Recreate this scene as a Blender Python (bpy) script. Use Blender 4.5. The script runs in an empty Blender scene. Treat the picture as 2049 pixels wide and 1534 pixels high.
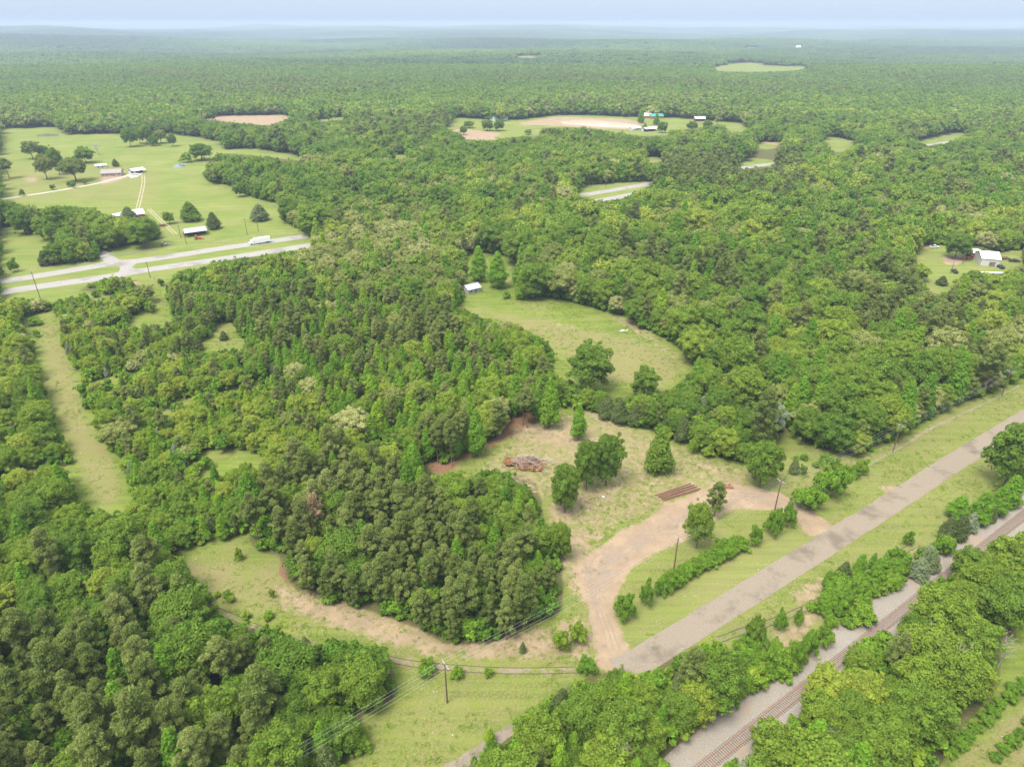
import bpy, math, random
import numpy as np
from mathutils import Vector, Matrix
R = math.radians
rng = np.random.default_rng(7)
random.seed(7)
S = bpy.context.scene
COL = S.collection

# ------------------------------------------------------------------ camera, world, sun
CH = 120.0                                   # the drone's height above the ground, metres
FPX = 1366.0
PITCH = math.atan((767 - 47) / FPX)
cam_d = bpy.data.cameras.new('camera'); cam = bpy.data.objects.new('camera', cam_d); COL.objects.link(cam)
cam.location = (0, 0, CH); cam.rotation_euler = (math.pi / 2 - PITCH, 0, 0)
cam_d.sensor_width = 36; cam_d.lens = 36 * FPX / 2049; cam_d.clip_start = 1; cam_d.clip_end = 80000
S.camera = cam

SUN_EL, SUN_AZ = 64.0, 222.0                 # elevation, compass bearing from +Y clockwise
W = bpy.data.worlds.new('World'); S.world = W; W.use_nodes = True
nt = W.node_tree
sky = nt.nodes.new('ShaderNodeTexSky'); sky.sky_type = 'NISHITA'; sky.sun_disc = False
sky.sun_elevation = R(SUN_EL); sky.sun_rotation = R(SUN_AZ)
sky.altitude = 100; sky.air_density = 1.0; sky.dust_density = 1.0; sky.ozone_density = 1.6
bg = nt.nodes['Background']; bg.inputs['Strength'].default_value = 0.15
# high thin overcast: the blue of the clear sky is mixed with pale cloud
mixw = nt.nodes.new('ShaderNodeMix'); mixw.data_type = 'RGBA'
mixw.inputs['Factor'].default_value = 0.92
# an overcast sky is about three times brighter overhead than at the horizon
wtc = nt.nodes.new('ShaderNodeTexCoord'); wsx = nt.nodes.new('ShaderNodeSeparateXYZ'); nt.links.new(wtc.outputs['Generated'], wsx.inputs[0])
wr = nt.nodes.new('ShaderNodeValToRGB'); nt.links.new(wsx.outputs['Z'], wr.inputs[0])
wr.color_ramp.elements[0].position = 0.0; wr.color_ramp.elements[0].color = (.74, .97, 1.36, 1)
wr.color_ramp.elements[1].position = 1.0; wr.color_ramp.elements[1].color = (4.8, 4.9, 4.9, 1)
nt.links.new(wr.outputs[0], mixw.inputs[7])
nt.links.new(sky.outputs[0], mixw.inputs[6]); nt.links.new(mixw.outputs[2], bg.inputs['Color'])

sun_d = bpy.data.lights.new('sun', 'SUN'); sun = bpy.data.objects.new('sun', sun_d); COL.objects.link(sun)
sun_d.energy = 2.0; sun_d.angle = R(26); sun_d.color = (1.0, 0.95, 0.86)
az = R(SUN_AZ); el = R(SUN_EL)
sd = Vector((math.sin(az) * math.cos(el), math.cos(az) * math.cos(el), math.sin(el)))
sun.rotation_euler = sd.to_track_quat('Z', 'Y').to_euler()
S.view_settings.view_transform = 'Standard'; S.view_settings.look = 'None'
S.view_settings.gamma = 1; S.view_settings.use_curve_mapping = False
S.view_settings.exposure = 1.95
S.render.engine = 'CYCLES'
S.cycles.max_bounces = 6; S.cycles.transparent_max_bounces = 8; S.cycles.volume_bounces = 1

# ------------------------------------------------------------------ survey: sight lines to ground points
cP, sP = math.cos(PITCH), math.sin(PITCH)
def ray(px, py):
    dx = px - 1024.5; dy = py - 767
    return dx, FPX * cP - dy * sP, -(FPX * sP + dy * cP)
def gp(px, py, z=0.0):
    dx, f, d = ray(px, py); t = (CH - z) / -d
    return dx * t, f * t
def G(pts): return np.array([gp(*p) for p in pts])
def height_at(px, topy, y0):
    dx, f, d = ray(px, topy); return CH + d * y0 / f
def depth(y0): return y0 * cP + CH * sP
def to_px(x, y, z=0.0):
    dep = y * cP + (CH - z) * sP; v = (CH - z) * cP - y * sP
    return 1024.5 + FPX * x / dep, 767 + FPX * v / dep
def inpoly(X, Y, P):
    ins = np.zeros(X.shape, bool)
    x0, y0 = P.min(0); x1, y1 = P.max(0)
    m = (X >= x0) & (X <= x1) & (Y >= y0) & (Y <= y1)
    if not m.any(): return ins
    xs, ys = X[m], Y[m]; r = np.zeros(xs.shape, bool); n = len(P); j = n - 1
    for i in range(n):
        xi, yi = P[i]; xj, yj = P[j]
        if yi != yj:
            r ^= ((yi > ys) != (yj > ys)) & (xs < (xj - xi) * (ys - yi) / (yj - yi) + xi)
        j = i
    ins[m] = r
    return ins

def smooth(a, b, x):
    t = np.clip((x - a) / (b - a), 0, 1); return t * t * (3 - 2 * t)
def terrain(x, y):
    d = np.hypot(x, y)
    a = smooth(1100, 3000, d)
    w = (np.sin(x / 610 + 1.3 + np.sin(y / 900)) + np.sin(y / 430 + 0.6 * np.sin(x / 700) + 2.1) +
         0.6 * np.sin((x + y) / 300 + 4) + 0.5 * np.sin((x - 1.7 * y) / 390))
    z = a * w * (6.0 + 6.0 * smooth(2200, 3600, d))
    b = smooth(3000, 8000, d)
    z = z + b * (20 * np.sin(x / 1500 + 0.7) * np.sin(y / 1700 + 1.0) + 18 * np.sin(x / 820 + y / 1300 + 2.0) + 5 * np.sin(x / 350 + y / 500))
    c = smooth(7500, 11000, d) * (1 - 0.7 * smooth(13000, 19000, d))
    z = z + c * (50 + 24 * np.sin(x / 2100 + 2.4) + 12 * np.sin(x / 900 + 1) + 6 * np.sin(x / 410))
    e = smooth(17000, 24000, d)
    z = z + e * (86 + 10 * np.sin(x / 3300) + 7 * np.sin(x / 1500 + 1))
    return z

# ------------------------------------------------------------------ open ground (everything else is wooded)
OPENPX = {
 'pasture': [(0,258),(116,254),(118,270),(240,268),(350,268),(440,283),(445,300),(512,297),(612,316),(612,323),(520,312),(440,305),
             (415,325),(405,350),(410,362),(460,372),(505,395),(560,408),(560,439),(604,463),(610,474),(434,503),(325,510),(222,520),(190,505),
             (325,478),(318,450),(300,438),(222,432),(180,415),(110,413),(75,420),(20,402),(0,400)],
 'left_field': [(0,449),(60,462),(102,483),(106,490),(84,504),(80,528),(60,538),(0,548)],
 'highway': [(0,540),(60,538),(180,524),(222,515),(325,500),(425,492),(610,468),(620,478),(620,496),(428,524),(410,534),(345,545),(342,558),
             (270,562),(240,552),(175,566),(150,588),(115,604),(60,598),(0,598)],
 'strip_left': [(45,650),(50,632),(105,620),(115,640),(118,690),(126,700),(137,727),(160,751),(154,768),(157,813),(184,847),(195,891),(239,919),
             (236,946),(253,983),(253,1007),(219,1021),(195,1025),(160,994),(150,925),(137,891),(109,843),(102,802),(89,761),(72,700)],
 'track_gap': [(268,560),(345,552),(322,582),(330,605),(345,640),(300,650),(318,625),(308,600),(285,585)],
 'small_gap': [(372,695),(400,685),(425,672),(440,645),(462,648),(485,697),(440,703),(415,706)],
 'small_gap_b': [(262,640),(285,618),(300,640),(275,655)],
 'meadow_low': [(350,1105),(400,1090),(470,1075),(490,1060),(505,1100),(530,1112),(560,1112),(565,1150),(590,1185),(620,1198),(660,1208),(700,1218),
             (760,1232),(830,1258),(890,1292),(950,1297),(1010,1282),(1060,1252),(1100,1245),(1200,1340),(1150,1362),(1110,1385),(1085,1420),(1020,1452),
             (975,1475),(960,1503),(930,1534),(915,1600),(600,1600),(690,1534),(740,1490),(725,1430),(795,1400),(800,1360),(765,1302),(740,1290),(650,1285),(620,1292),(585,1272),
             (555,1260),(500,1252),(432,1232),(418,1180),(380,1140)],
 'parcel': [(1010,872),(1020,838),(1110,808),(1200,834),(1300,864),(1390,894),(1470,928),(1560,905),(1564,854),(1588,874),(1622,891),(1677,905),
             (1725,912),(1776,888),(1844,850),(1913,813),(1981,789),(2049,751),(2200,680),(2200,1000),(2049,1060),(1990,1090),(1926,1110),(1882,1155),(1827,1188),(1827,1226),
             (1793,1254),(1732,1278),(1680,1303),(1670,1339),(1612,1362),(1588,1414),(1567,1448),(1513,1472),(1486,1510),(1441,1540),(1400,1600),(1290,1600),(1349,1534),(1372,1496),
             (1451,1424),(1527,1370),(1575,1339),(1490,1310),(1440,1290),(1400,1287),(1340,1312),(1262,1352),(1251,1338),(1200,1342),(1150,1352),
             (1060,1300),(1060,1252),(1100,1240),(1125,1225),(1130,1190),(1125,1150),(1140,1120),(1130,1080),(1092,1045),(1087,1000),(1072,952),(1010,940),
             (960,937),(930,958),(880,947),(850,936),(860,922),(900,925),(945,900)],
 'meadow_north': [(913,612),(935,600),(930,575),(938,560),(935,500),(1012,512),(1029,521),(1022,545),(1029,586),(1046,603),(1091,593),(1149,606),
             (1210,623),(1268,640),(1275,657),(1306,664),(1350,692),(1385,735),(1345,778),(1240,795),(1180,775),(1112,752),(1115,700),(1085,675),(1036,650),(971,637)],
 'house_plot': [(1834,493),(1882,490),(1960,492),(2001,505),(2049,498),(2049,530),(2025,545),(1998,548),(1947,540),(1912,562),(1895,589),(1861,585),(1854,569),(1838,534)],
 'crop_rows': [(2049,1240),(2010,1290),(2000,1315),(2008,1360),(1975,1407),(1945,1440),(1909,1483),(1885,1534),(1850,1600),(2300,1600),(2300,1200)],
 'ploughed': [(396,240),(444,232),(564,230),(590,234),(533,252),(490,247)],
 'green_a': [(627,241),(690,233),(702,237),(640,246)],
 'green_b': [(678,352),(727,368),(708,386)],
 'pond_field': [(905,236),(957,238),(988,244),(1046,239),(1111,231),(1183,231),(1265,235),(1350,236),(1400,240),(1496,248),(1489,266),(1462,264),
             (1448,250),(1400,254),(1345,262),(1333,272),(1282,272),(1214,262),(1186,256),(1082,254),(1078,272),(1022,273),(992,281),(930,279),(921,266),(889,257),(900,250)],
 'cleared_a': [(1518,283),(1568,286),(1540,300),(1520,300)],
 'cleared_b': [(1646,272),(1718,283),(1704,294),(1673,312),(1656,284)],
 'cleared_c': [(1445,296),(1475,302),(1450,310)],
 'verge_far': [(1492,316),(1543,320),(1562,325),(1558,332),(1480,338)],
 'verge_right': [(1827,283),(1882,272),(1952,260),(1930,271),(1892,285),(1861,291)],
 'verge_mid': [(1155,392),(1159,371),(1300,362),(1313,366),(1235,400),(1202,404)],
 'far_a': [(1431,138),(1513,129),(1520,137),(1578,137),(1629,137),(1588,144),(1496,146),(1434,144)],
 'far_b': [(1484,96),(1512,95),(1530,100),(1490,101)],
 'far_c': [(1038,124),(1068,123),(1064,129),(1042,130)],
 'far_d': [(1143,118),(1166,112),(1171,120),(1147,122)],
 'green_c': [(1282,321),(1306,312),(1330,318),(1310,329)],
 'yard_mid': [(715,308),(841,310),(800,320)],
}
OPEN = {k: G(v) for k, v in OPENPX.items()}
def is_open(X, Y):
    r = np.zeros(X.shape, bool)
    for P in OPEN.values(): r |= inpoly(X, Y, P)
    return r

# ------------------------------------------------------------------ materials
MATS = {}
def new_mat(name):
    m = bpy.data.materials.new(name); m.use_nodes = True
    m.node_tree.nodes.clear(); return m, m.node_tree
def N(t, typ, **kw):
    n = t.nodes.new(typ)
    for k, v in kw.items(): setattr(n, k, v)
    return n
def noise(t, vec, scale, detail=3, rough=0.55):
    n = N(t, 'ShaderNodeTexNoise'); n.inputs['Scale'].default_value = scale
    n.inputs['Detail'].default_value = detail; n.inputs['Roughness'].default_value = rough
    if vec is not None: t.links.new(vec, n.inputs['Vector'])
    return n.outputs['Fac']
def ramp(t, fac, stops, interp='LINEAR'):
    r = N(t, 'ShaderNodeValToRGB'); e = r.color_ramp; e.interpolation = interp
    while len(e.elements) < len(stops): e.elements.new(0.5)
    for i, (p, c) in enumerate(stops):
        e.elements[i].position = p; e.elements[i].color = (*c, 1) if len(c) == 3 else c
    t.links.new(fac, r.inputs[0]); return r.outputs[0]
def math_n(t, op, a, b=None, clamp=False):
    n = N(t, 'ShaderNodeMath', operation=op, use_clamp=clamp)
    for i, v in enumerate((a, b)):
        if v is None: continue
        if isinstance(v, (int, float)): n.inputs[i].default_value = v
        else: t.links.new(v, n.inputs[i])
    return n.outputs[0]
def mix(t, fac, a, b, mode='MIX'):
    n = N(t, 'ShaderNodeMix', data_type='RGBA', blend_type=mode)
    if isinstance(fac, (int, float)): n.inputs[0].default_value = fac
    else: t.links.new(fac, n.inputs[0])
    for i, v in ((6, a), (7, b)):
        if isinstance(v, tuple): n.inputs[i].default_value = (*v[:3], 1)
        else: t.links.new(v, n.inputs[i])
    return n.outputs[2]

def leaf_mat(name, stops, trans=0.3, var=0.35):
    m, t = new_mat(name)
    at = N(t, 'ShaderNodeAttribute', attribute_type='INSTANCER', attribute_name='tint')
    c = ramp(t, at.outputs['Fac'], stops)
    geo = N(t, 'ShaderNodeNewGeometry'); oi = N(t, 'ShaderNodeObjectInfo')
    v = math_n(t, 'MULTIPLY_ADD', geo.outputs['Random Per Island'], var); v.node.inputs[2].default_value = 1 - var / 2
    tc = N(t, 'ShaderNodeTexCoord')
    n1 = noise(t, tc.outputs['Object'], 0.35, 2)
    w = math_n(t, 'MULTIPLY_ADD', n1, 0.9); w.node.inputs[2].default_value = 0.55
    vv = math_n(t, 'MULTIPLY', v, w)
    c2 = mix(t, 1.0, c, (1, 1, 1), 'MULTIPLY')
    comb = N(t, 'ShaderNodeCombineColor'); 
    for i in range(3): t.links.new(vv, comb.inputs[i])
    t.links.new(comb.outputs[0], c2.node.inputs[7])
    hsv = N(t, 'ShaderNodeHueSaturation'); t.links.new(c2, hsv.inputs['Color'])
    hh = math_n(t, 'MULTIPLY_ADD', geo.outputs['Random Per Island'], 0.035); hh.node.inputs[2].default_value = 0.4825
    t.links.new(hh, hsv.inputs['Hue'])
    d = N(t, 'ShaderNodeBsdfDiffuse'); tr = N(t, 'ShaderNodeBsdfTranslucent'); ms = N(t, 'ShaderNodeMixShader')
    o = N(t, 'ShaderNodeOutputMaterial'); ms.inputs[0].default_value = trans
    t.links.new(hsv.outputs[0], d.inputs[0]); t.links.new(hsv.outputs[0], tr.inputs[0])
    t.links.new(d.outputs[0], ms.inputs[1]); t.links.new(tr.outputs[0], ms.inputs[2]); t.links.new(ms.outputs[0], o.inputs[0])
    MATS[name] = m; return m
leaf_mat('leaf_broad', [(0, (.125, .21, .03)), (.35, (.17, .255, .034)), (.7, (.215, .295, .038)), (1, (.29, .345, .05))], .48, .5)
leaf_mat('leaf_oak', [(0, (.15, .195, .04)), (.5, (.22, .25, .065)), (1, (.32, .33, .12))], .38, .5)
leaf_mat('leaf_gum', [(0, (.12, .235, .024)), (.5, (.165, .30, .028)), (1, (.25, .355, .03))], .45, .45)
leaf_mat('needle', [(0, (.185, .24, .058)), (.5, (.235, .285, .074)), (1, (.29, .33, .10))], .52, .5)
leaf_mat('cedar_leaf', [(0, (.09, .12, .036)), (.5, (.13, .165, .055)), (1, (.22, .265, .16))], .3, .5)
leaf_mat('shrub_leaf', [(0, (.11, .205, .024)), (.5, (.16, .275, .028)), (1, (.25, .34, .036))], .45, .6)
leaf_mat('far_leaf', [(0, (.05, .085, .03)), (.4, (.08, .13, .035)), (1, (.13, .19, .04))], .3, .6)
leaf_mat('dead_leaf', [(0, (.23, .09, .045)), (.5, (.33, .18, .09)), (1, (.34, .235, .13))], .2, .5)

def mat(name, col, rough=.8, metal=0., nscale=None, var=.25, bump=0., spec=.3, col2=None):
    m, t = new_mat(name)
    b = N(t, 'ShaderNodeBsdfPrincipled'); o = N(t, 'ShaderNodeOutputMaterial'); t.links.new(b.outputs[0], o.inputs[0])
    b.inputs['Roughness'].default_value = rough; b.inputs['Metallic'].default_value = metal
    b.inputs['Specular IOR Level'].default_value = spec
    tc = N(t, 'ShaderNodeTexCoord')
    nz = noise(t, tc.outputs['Object'], nscale or 1.5, 5, .65)
    c2 = col2 or tuple(c * (1 - var) for c in col); hi = tuple(min(1, c * (1 + var * .4)) for c in col)
    c = ramp(t, nz, [(.3, c2), (.65, hi)])
    t.links.new(c, b.inputs['Base Color'])
    if bump:
        bp = N(t, 'ShaderNodeBump'); bp.inputs['Strength'].default_value = bump; bp.inputs['Distance'].default_value = .05
        t.links.new(nz, bp.inputs['Height']); t.links.new(bp.outputs[0], b.inputs['Normal'])
    MATS[name] = m; return m
mat('bark', (.13, .10, .075), .95, nscale=3, bump=.4)
mat('pine_bark', (.17, .10, .065), .95, nscale=3, bump=.4)
mat('dead_wood', (0.295, 0.262, 0.226), .9, nscale=2)
mat('brown_wood', (.27, .17, .12), .95, nscale=3)
mat('pole_wood', (.12, .075, .055), .9, nscale=2)
mat('weathered_wood', (0.295, 0.279, 0.254), .9, nscale=2)
mat('wire', (.36, .36, .34), .6)
mat('ceramic', (.5, .5, .52), .3)
mat('white_metal', (.74, .74, .74), .45, .1, nscale=.7, var=.12)
mat('galvanised', (0.379, 0.393, 0.399), .45, .4, nscale=.9, var=.2)
mat('grey_roof', (0.246, 0.213, 0.197), .9, nscale=2)
mat('dark_roof', (.12, .12, .13), .8, nscale=2)
mat('green_roof', (.04, .27, .20), .5, .1)
mat('red_wall', (.34, .06, .045), .85)
mat('white_wall', (0.427, 0.420, 0.399), .8, var=.12)
mat('tan_wall', (0.344, 0.279, 0.213), .85)
mat('grey_wall', (.40, .40, .39), .8)
mat('window_glass', (.05, .065, .08), .12, spec=.6)
mat('door_paint', (.16, .13, .11), .6)
mat('tyre', (.02, .02, .02), .9)
mat('car_black', (.03, .03, .035), .3, spec=.6)
mat('car_white', (.7, .7, .7), .35, spec=.5)
mat('car_red', (.5, .04, .02), .4, spec=.5)
mat('rail_steel', (.30, .155, .09), .7, .3, nscale=4)
mat('old_rail', (.13, .085, .065), .85, .2, nscale=4)
mat('tie_wood', (.13, .10, .085), .95, nscale=5, var=.5)
mat('rust', (.15, .075, .052), .9, nscale=3)
mat('brick_red', (.22, .10, .07), .9)
mat('rubble_white', (0.427, 0.413, 0.385), .9)
mat('curb_grey', (.45, .43, .4), .9)

# paved and gravelled surfaces
def surf(name, c1, c2, s1, c3=None, s3=.05, bump=.3, rough=.95, speck=None):
    m, t = new_mat(name)
    b = N(t, 'ShaderNodeBsdfPrincipled'); o = N(t, 'ShaderNodeOutputMaterial'); t.links.new(b.outputs[0], o.inputs[0])
    b.inputs['Roughness'].default_value = rough; b.inputs['Specular IOR Level'].default_value = .2
    tc = N(t, 'ShaderNodeTexCoord'); P = tc.outputs['Object']
    n = noise(t, P, s1, 6, .7); c = ramp(t, n, [(.3, c1), (.7, c2)])
    if c3: c = mix(t, ramp(t, noise(t, P, s3, 5, .65), [(.52, (0, 0, 0)), (.64, (1, 1, 1))]), c, c3)
    if speck: c = mix(t, ramp(t, noise(t, P, 6, 2, .5), [(.62, (0, 0, 0)), (.68, (1, 1, 1))]), c, speck)
    t.links.new(c, b.inputs['Base Color'])
    bp = N(t, 'ShaderNodeBump'); bp.inputs['Strength'].default_value = bump; bp.inputs['Distance'].default_value = .06
    t.links.new(n, bp.inputs['Height']); t.links.new(bp.outputs[0], b.inputs['Normal'])
    MATS[name] = m; return m
surf('asphalt_old', (.145, .119, .090), (.20, .166, .126), 2.2, (.115, .094, .07), .09)
surf('asphalt_pale', (0.186, 0.172, 0.158), (0.248, 0.235, 0.217), .9, (0.152, 0.138, 0.131), .06)
surf('gravel_pale', (0.248, 0.227, 0.193), (0.344, 0.324, 0.282), 2)
surf('ballast_stone', (.135, .118, .098), (.255, .228, .193), 4, (.21, .165, .12), .12, .8)
surf('dirt_track', (0.227, 0.186, 0.117), (0.289, 0.248, 0.166), .5)
surf('old_ballast', (0.193, 0.179, 0.138), (0.289, 0.269, 0.235), 2, (0.089, 0.117, 0.031), .5, .6)

def water_mat(name, col, rough):
    m, t = new_mat(name); b = N(t, 'ShaderNodeBsdfPrincipled'); o = N(t, 'ShaderNodeOutputMaterial')
    b.inputs['Base Color'].default_value = (*col, 1); b.inputs['Roughness'].default_value = rough; b.inputs['IOR'].default_value = 1.33
    t.links.new(b.outputs[0], o.inputs[0]); MATS[name] = m
water_mat('muddy_water', (.42, .32, .24), .2); water_mat('pond_water', (.12, .13, .12), .08)

# the ground: grass, dry grass, bare soil and pine straw, mixed by the survey of the place
m, t = new_mat('ground_cover')
b = N(t, 'ShaderNodeBsdfPrincipled'); o = N(t, 'ShaderNodeOutputMaterial'); t.links.new(b.outputs[0], o.inputs[0])
b.inputs['Roughness'].default_value = 1; b.inputs['Specular IOR Level'].default_value = .05
tc = N(t, 'ShaderNodeTexCoord'); P = tc.outputs['Object']
att = N(t, 'ShaderNodeAttribute', attribute_name='cover'); sep = N(t, 'ShaderNodeSeparateColor'); t.links.new(att.outputs['Color'], sep.inputs[0])
att2 = N(t, 'ShaderNodeAttribute', attribute_name='wood'); woodm = att2.outputs['Fac']
att3 = N(t, 'ShaderNodeAttribute', attribute_name='lawn'); lawnm = att3.outputs['Fac']
nf = noise(t, P, 1.9, 6, .8); nm = noise(t, P, .16, 5, .65); nl = noise(t, P, .025, 4, .6); nff = noise(t, P, 4.5, 3, .6)
grass = ramp(t, nf, [(.25, (0.090, 0.111, 0.024)), (.5, (0.119, 0.143, 0.032)), (.75, (0.164, 0.171, 0.059))])
grass = mix(t, ramp(t, nm, [(.38, (0, 0, 0)), (.6, (1, 1, 1))]), grass, ramp(t, nf, [(.3, (0.087, 0.122, 0.020)), (.7, (0.125, 0.164, 0.028))]))
lawn = ramp(t, nl, [(.3, (0.098, 0.136, 0.025)), (.5, (0.125, 0.160, 0.032)), (.7, (0.171, 0.188, 0.056))])
lawn = mix(t, .45, lawn, ramp(t, nf, [(.3, (0.084, 0.122, 0.021)), (.7, (0.174, 0.192, 0.063))]))
dry = ramp(t, nf, [(.25, (0.120, 0.104, 0.041)), (.5, (0.165, 0.139, 0.063)), (.75, (0.210, 0.173, 0.093))])
dry = mix(t, ramp(t, nm, [(.4, (0, 0, 0)), (.65, (.8, .8, .8))]), dry, (0.143, 0.150, 0.046))
dirt = ramp(t, nm, [(.3, (0.178, 0.124, 0.078)), (.5, (0.236, 0.172, 0.113)), (.7, (0.300, 0.217, 0.136))])
dirt = mix(t, ramp(t, nf, [(.35, (0, 0, 0)), (.7, (.8, .8, .8))]), dirt, (0.204, 0.156, 0.108))
att4 = N(t, 'ShaderNodeAttribute', attribute_name='grit')
grit = ramp(t, nf, [(.3, (0.150, 0.119, 0.090)), (.55, (0.204, 0.162, 0.122)), (.75, (0.252, 0.203, 0.152))])
grit = mix(t, ramp(t, noise(t, P, .3, 5, .7), [(.52, (0, 0, 0)), (.62, (.8, .8, .8))]), grit, (0.141, 0.110, 0.084))
straw = ramp(t, nf, [(.3, (0.105, 0.059, 0.035)), (.7, (0.203, 0.115, 0.070))])
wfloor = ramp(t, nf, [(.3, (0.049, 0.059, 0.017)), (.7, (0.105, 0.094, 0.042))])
def thr(mask, nz, k=.9):     # soft mask broken up by noise
    a = math_n(t, 'SUBTRACT', nz, .5); a = math_n(t, 'MULTIPLY', a, k * 2.2); a = math_n(t, 'ADD', a, mask)
    return ramp(t, a, [(.38, (0, 0, 0)), (.62, (1, 1, 1))])
mp = N(t, 'ShaderNodeMapping'); mp.inputs['Rotation'].default_value = (0, 0, -R(30)); mp.inputs['Scale'].default_value = (.05, 1, 1); t.links.new(P, mp.inputs['Vector'])
mow = ramp(t, noise(t, mp.outputs[0], .55, 3, .6), [(.38, (.80, .82, .84)), (.62, (1.12, 1.1, 1.0))])
c = mix(t, thr(lawnm, nm, .4), grass, lawn)
c = mix(t, 1.0, c, mow, 'MULTIPLY')
c = mix(t, ramp(t, noise(t, P, .045, 5, .65), [(.48, (0, 0, 0)), (.62, (.55, .55, .55))]), c, (.175, .165, .062))
c = mix(t, ramp(t, noise(t, P, .09, 4, .7), [(.55, (0, 0, 0)), (.7, (.6, .6, .6))]), c, (.085, .145, .02))
c = mix(t, thr(sep.outputs[1], nf, .8), c, dry)
c = mix(t, thr(sep.outputs[2], nm, .6), c, straw)
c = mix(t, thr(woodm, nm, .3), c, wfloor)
c = mix(t, thr(sep.outputs[0], noise(t, P, .5, 6, .8), .8), c, dirt)
c = mix(t, thr(att4.outputs['Fac'], noise(t, P, .35, 6, .8), 1.3), c, grit)
flower = math_n(t, 'MULTIPLY', ramp(t, noise(t, P, 2.6, 2, .5), [(.70, (0, 0, 0)), (.74, (1, 1, 1))]), ramp(t, noise(t, P, .06, 2), [(.5, (0, 0, 0)), (.6, (1, 1, 1))]))
flower = math_n(t, 'MULTIPLY', flower, math_n(t, 'SUBTRACT', 1.0, woodm, True))
c = mix(t, flower, c, (.62, .6, .48))
t.links.new(c, b.inputs['Base Color'])
bp = N(t, 'ShaderNodeBump'); bp.inputs['Strength'].default_value = .7; bp.inputs['Distance'].default_value = .25
t.links.new(nf, bp.inputs['Height']); t.links.new(bp.outputs[0], b.inputs['Normal'])
MATS['ground_cover'] = m

# far forest canopy surface (kilometres away)
m, t = new_mat('far_canopy'); b = N(t, 'ShaderNodeBsdfDiffuse'); o = N(t, 'ShaderNodeOutputMaterial'); t.links.new(b.outputs[0], o.inputs[0])
tc = N(t, 'ShaderNodeTexCoord'); P = tc.outputs['Object']
c = ramp(t, noise(t, P, .02, 4, .7), [(.3, (.05, .085, .025)), (.7, (.10, .14, .035))])
c = mix(t, ramp(t, noise(t, P, .0016, 3, .6), [(.4, (0, 0, 0)), (.6, (1, 1, 1))]), c, (.05, .075, .035))
t.links.new(c, b.inputs[0]); MATS['far_canopy'] = m

# ------------------------------------------------------------------ mesh helpers
def mesh_obj(name, V, F, material, parent=None, link=True, mats=None, mi=None, sm=False):
    me = bpy.data.meshes.new(name)
    me.from_pydata([tuple(v) for v in V], [], F)
    for q in (mats or [material]): me.materials.append(MATS[q] if isinstance(q, str) else q)
    if mi is not None: me.polygons.foreach_set('material_index', np.array(mi, dtype=np.int32))
    if sm: me.polygons.foreach_set('use_smooth', np.ones(len(me.polygons), bool))
    me.update()
    ob = bpy.data.objects.new(name, me)
    if link: COL.objects.link(ob)
    if parent: ob.parent = parent
    return ob
def np_mesh(name, V, F, materials, mi=None):
    """V (n,3), F (m,k) arrays, all faces of one size"""
    me = bpy.data.meshes.new(name); k = F.shape[1]
    me.vertices.add(len(V)); me.vertices.foreach_set('co', V.astype(np.float32).ravel())
    me.loops.add(F.size); me.loops.foreach_set('vertex_index', F.astype(np.int32).ravel())
    me.polygons.add(len(F)); me.polygons.foreach_set('loop_start', np.arange(0, F.size, k, dtype=np.int32))
    me.polygons.foreach_set('loop_total', np.full(len(F), k, dtype=np.int32))
    for q in materials: me.materials.append(MATS[q])
    if mi is not None: me.polygons.foreach_set('material_index', mi.astype(np.int32))
    me.update(calc_edges=True)
    return me
def tag(o, label=None, cat=None, group=None, kind=None):
    if label: o['label'] = label
    if cat: o['category'] = cat
    if group: o['group'] = group
    if kind: o['kind'] = kind
    return o
def empty(name, loc=(0, 0, 0), rz=0, label=None, cat=None, group=None):
    o = bpy.data.objects.new(name, None); COL.objects.link(o); o.location = loc; o.rotation_euler = (0, 0, rz)
    o.empty_display_size = .5
    return tag(o, label, cat, group)

class MB:
    """collects boxes, tubes and polygons, links them as one mesh"""
    def __init__(s): s.V = []; s.F = []
    def add(s, V, F):
        n = len(s.V); s.V += [tuple(v) for v in V]; s.F += [tuple(i + n for i in f) for f in F]; return s
    def box(s, c, d, rz=0, M=None):
        x, y, z = d[0] / 2, d[1] / 2, d[2] / 2; cs, sn = math.cos(rz), math.sin(rz)
        V = []
        for a in (-1, 1):
            for bb in (-1, 1):
                for e in (-1, 1):
                    p = Vector((a * x, bb * y, e * z))
                    p = (M @ p) if M else Vector((p.x * cs - p.y * sn, p.x * sn + p.y * cs, p.z))
                    V.append((c[0] + p.x, c[1] + p.y, c[2] + p.z))
        return s.add(V, [(0, 1, 3, 2), (4, 6, 7, 5), (0, 4, 5, 1), (2, 3, 7, 6), (0, 2, 6, 4), (1, 5, 7, 3)])
    def tube(s, pts, rad, n=6):
        pts = [Vector(p) for p in pts]
        if not isinstance(rad, (list, tuple)): rad = [rad] * len(pts)
        V = []; F = []
        for i, p in enumerate(pts):
            d = (pts[min(i + 1, len(pts) - 1)] - pts[max(i - 1, 0)]).normalized()
            u = d.cross(Vector((0, 0, 1)) if abs(d.z) < .9 else Vector((1, 0, 0))).normalized(); w = d.cross(u)
            for k in range(n):
                a = 2 * math.pi * k / n; V.append(p + (u * math.cos(a) + w * math.sin(a)) * rad[i])
        for i in range(len(pts) - 1):
            for k in range(n):
                a, b_ = i * n + k, i * n + (k + 1) % n; F.append((a, b_, b_ + n, a + n))
        F.append(tuple(range(n))[::-1]); F.append(tuple((len(pts) - 1) * n + k for k in range(n)))
        return s.add(V, F)
    def build(s, name, m, parent=None, sm=False): return mesh_obj(name, s.V, s.F, m, parent, sm=sm)

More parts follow.
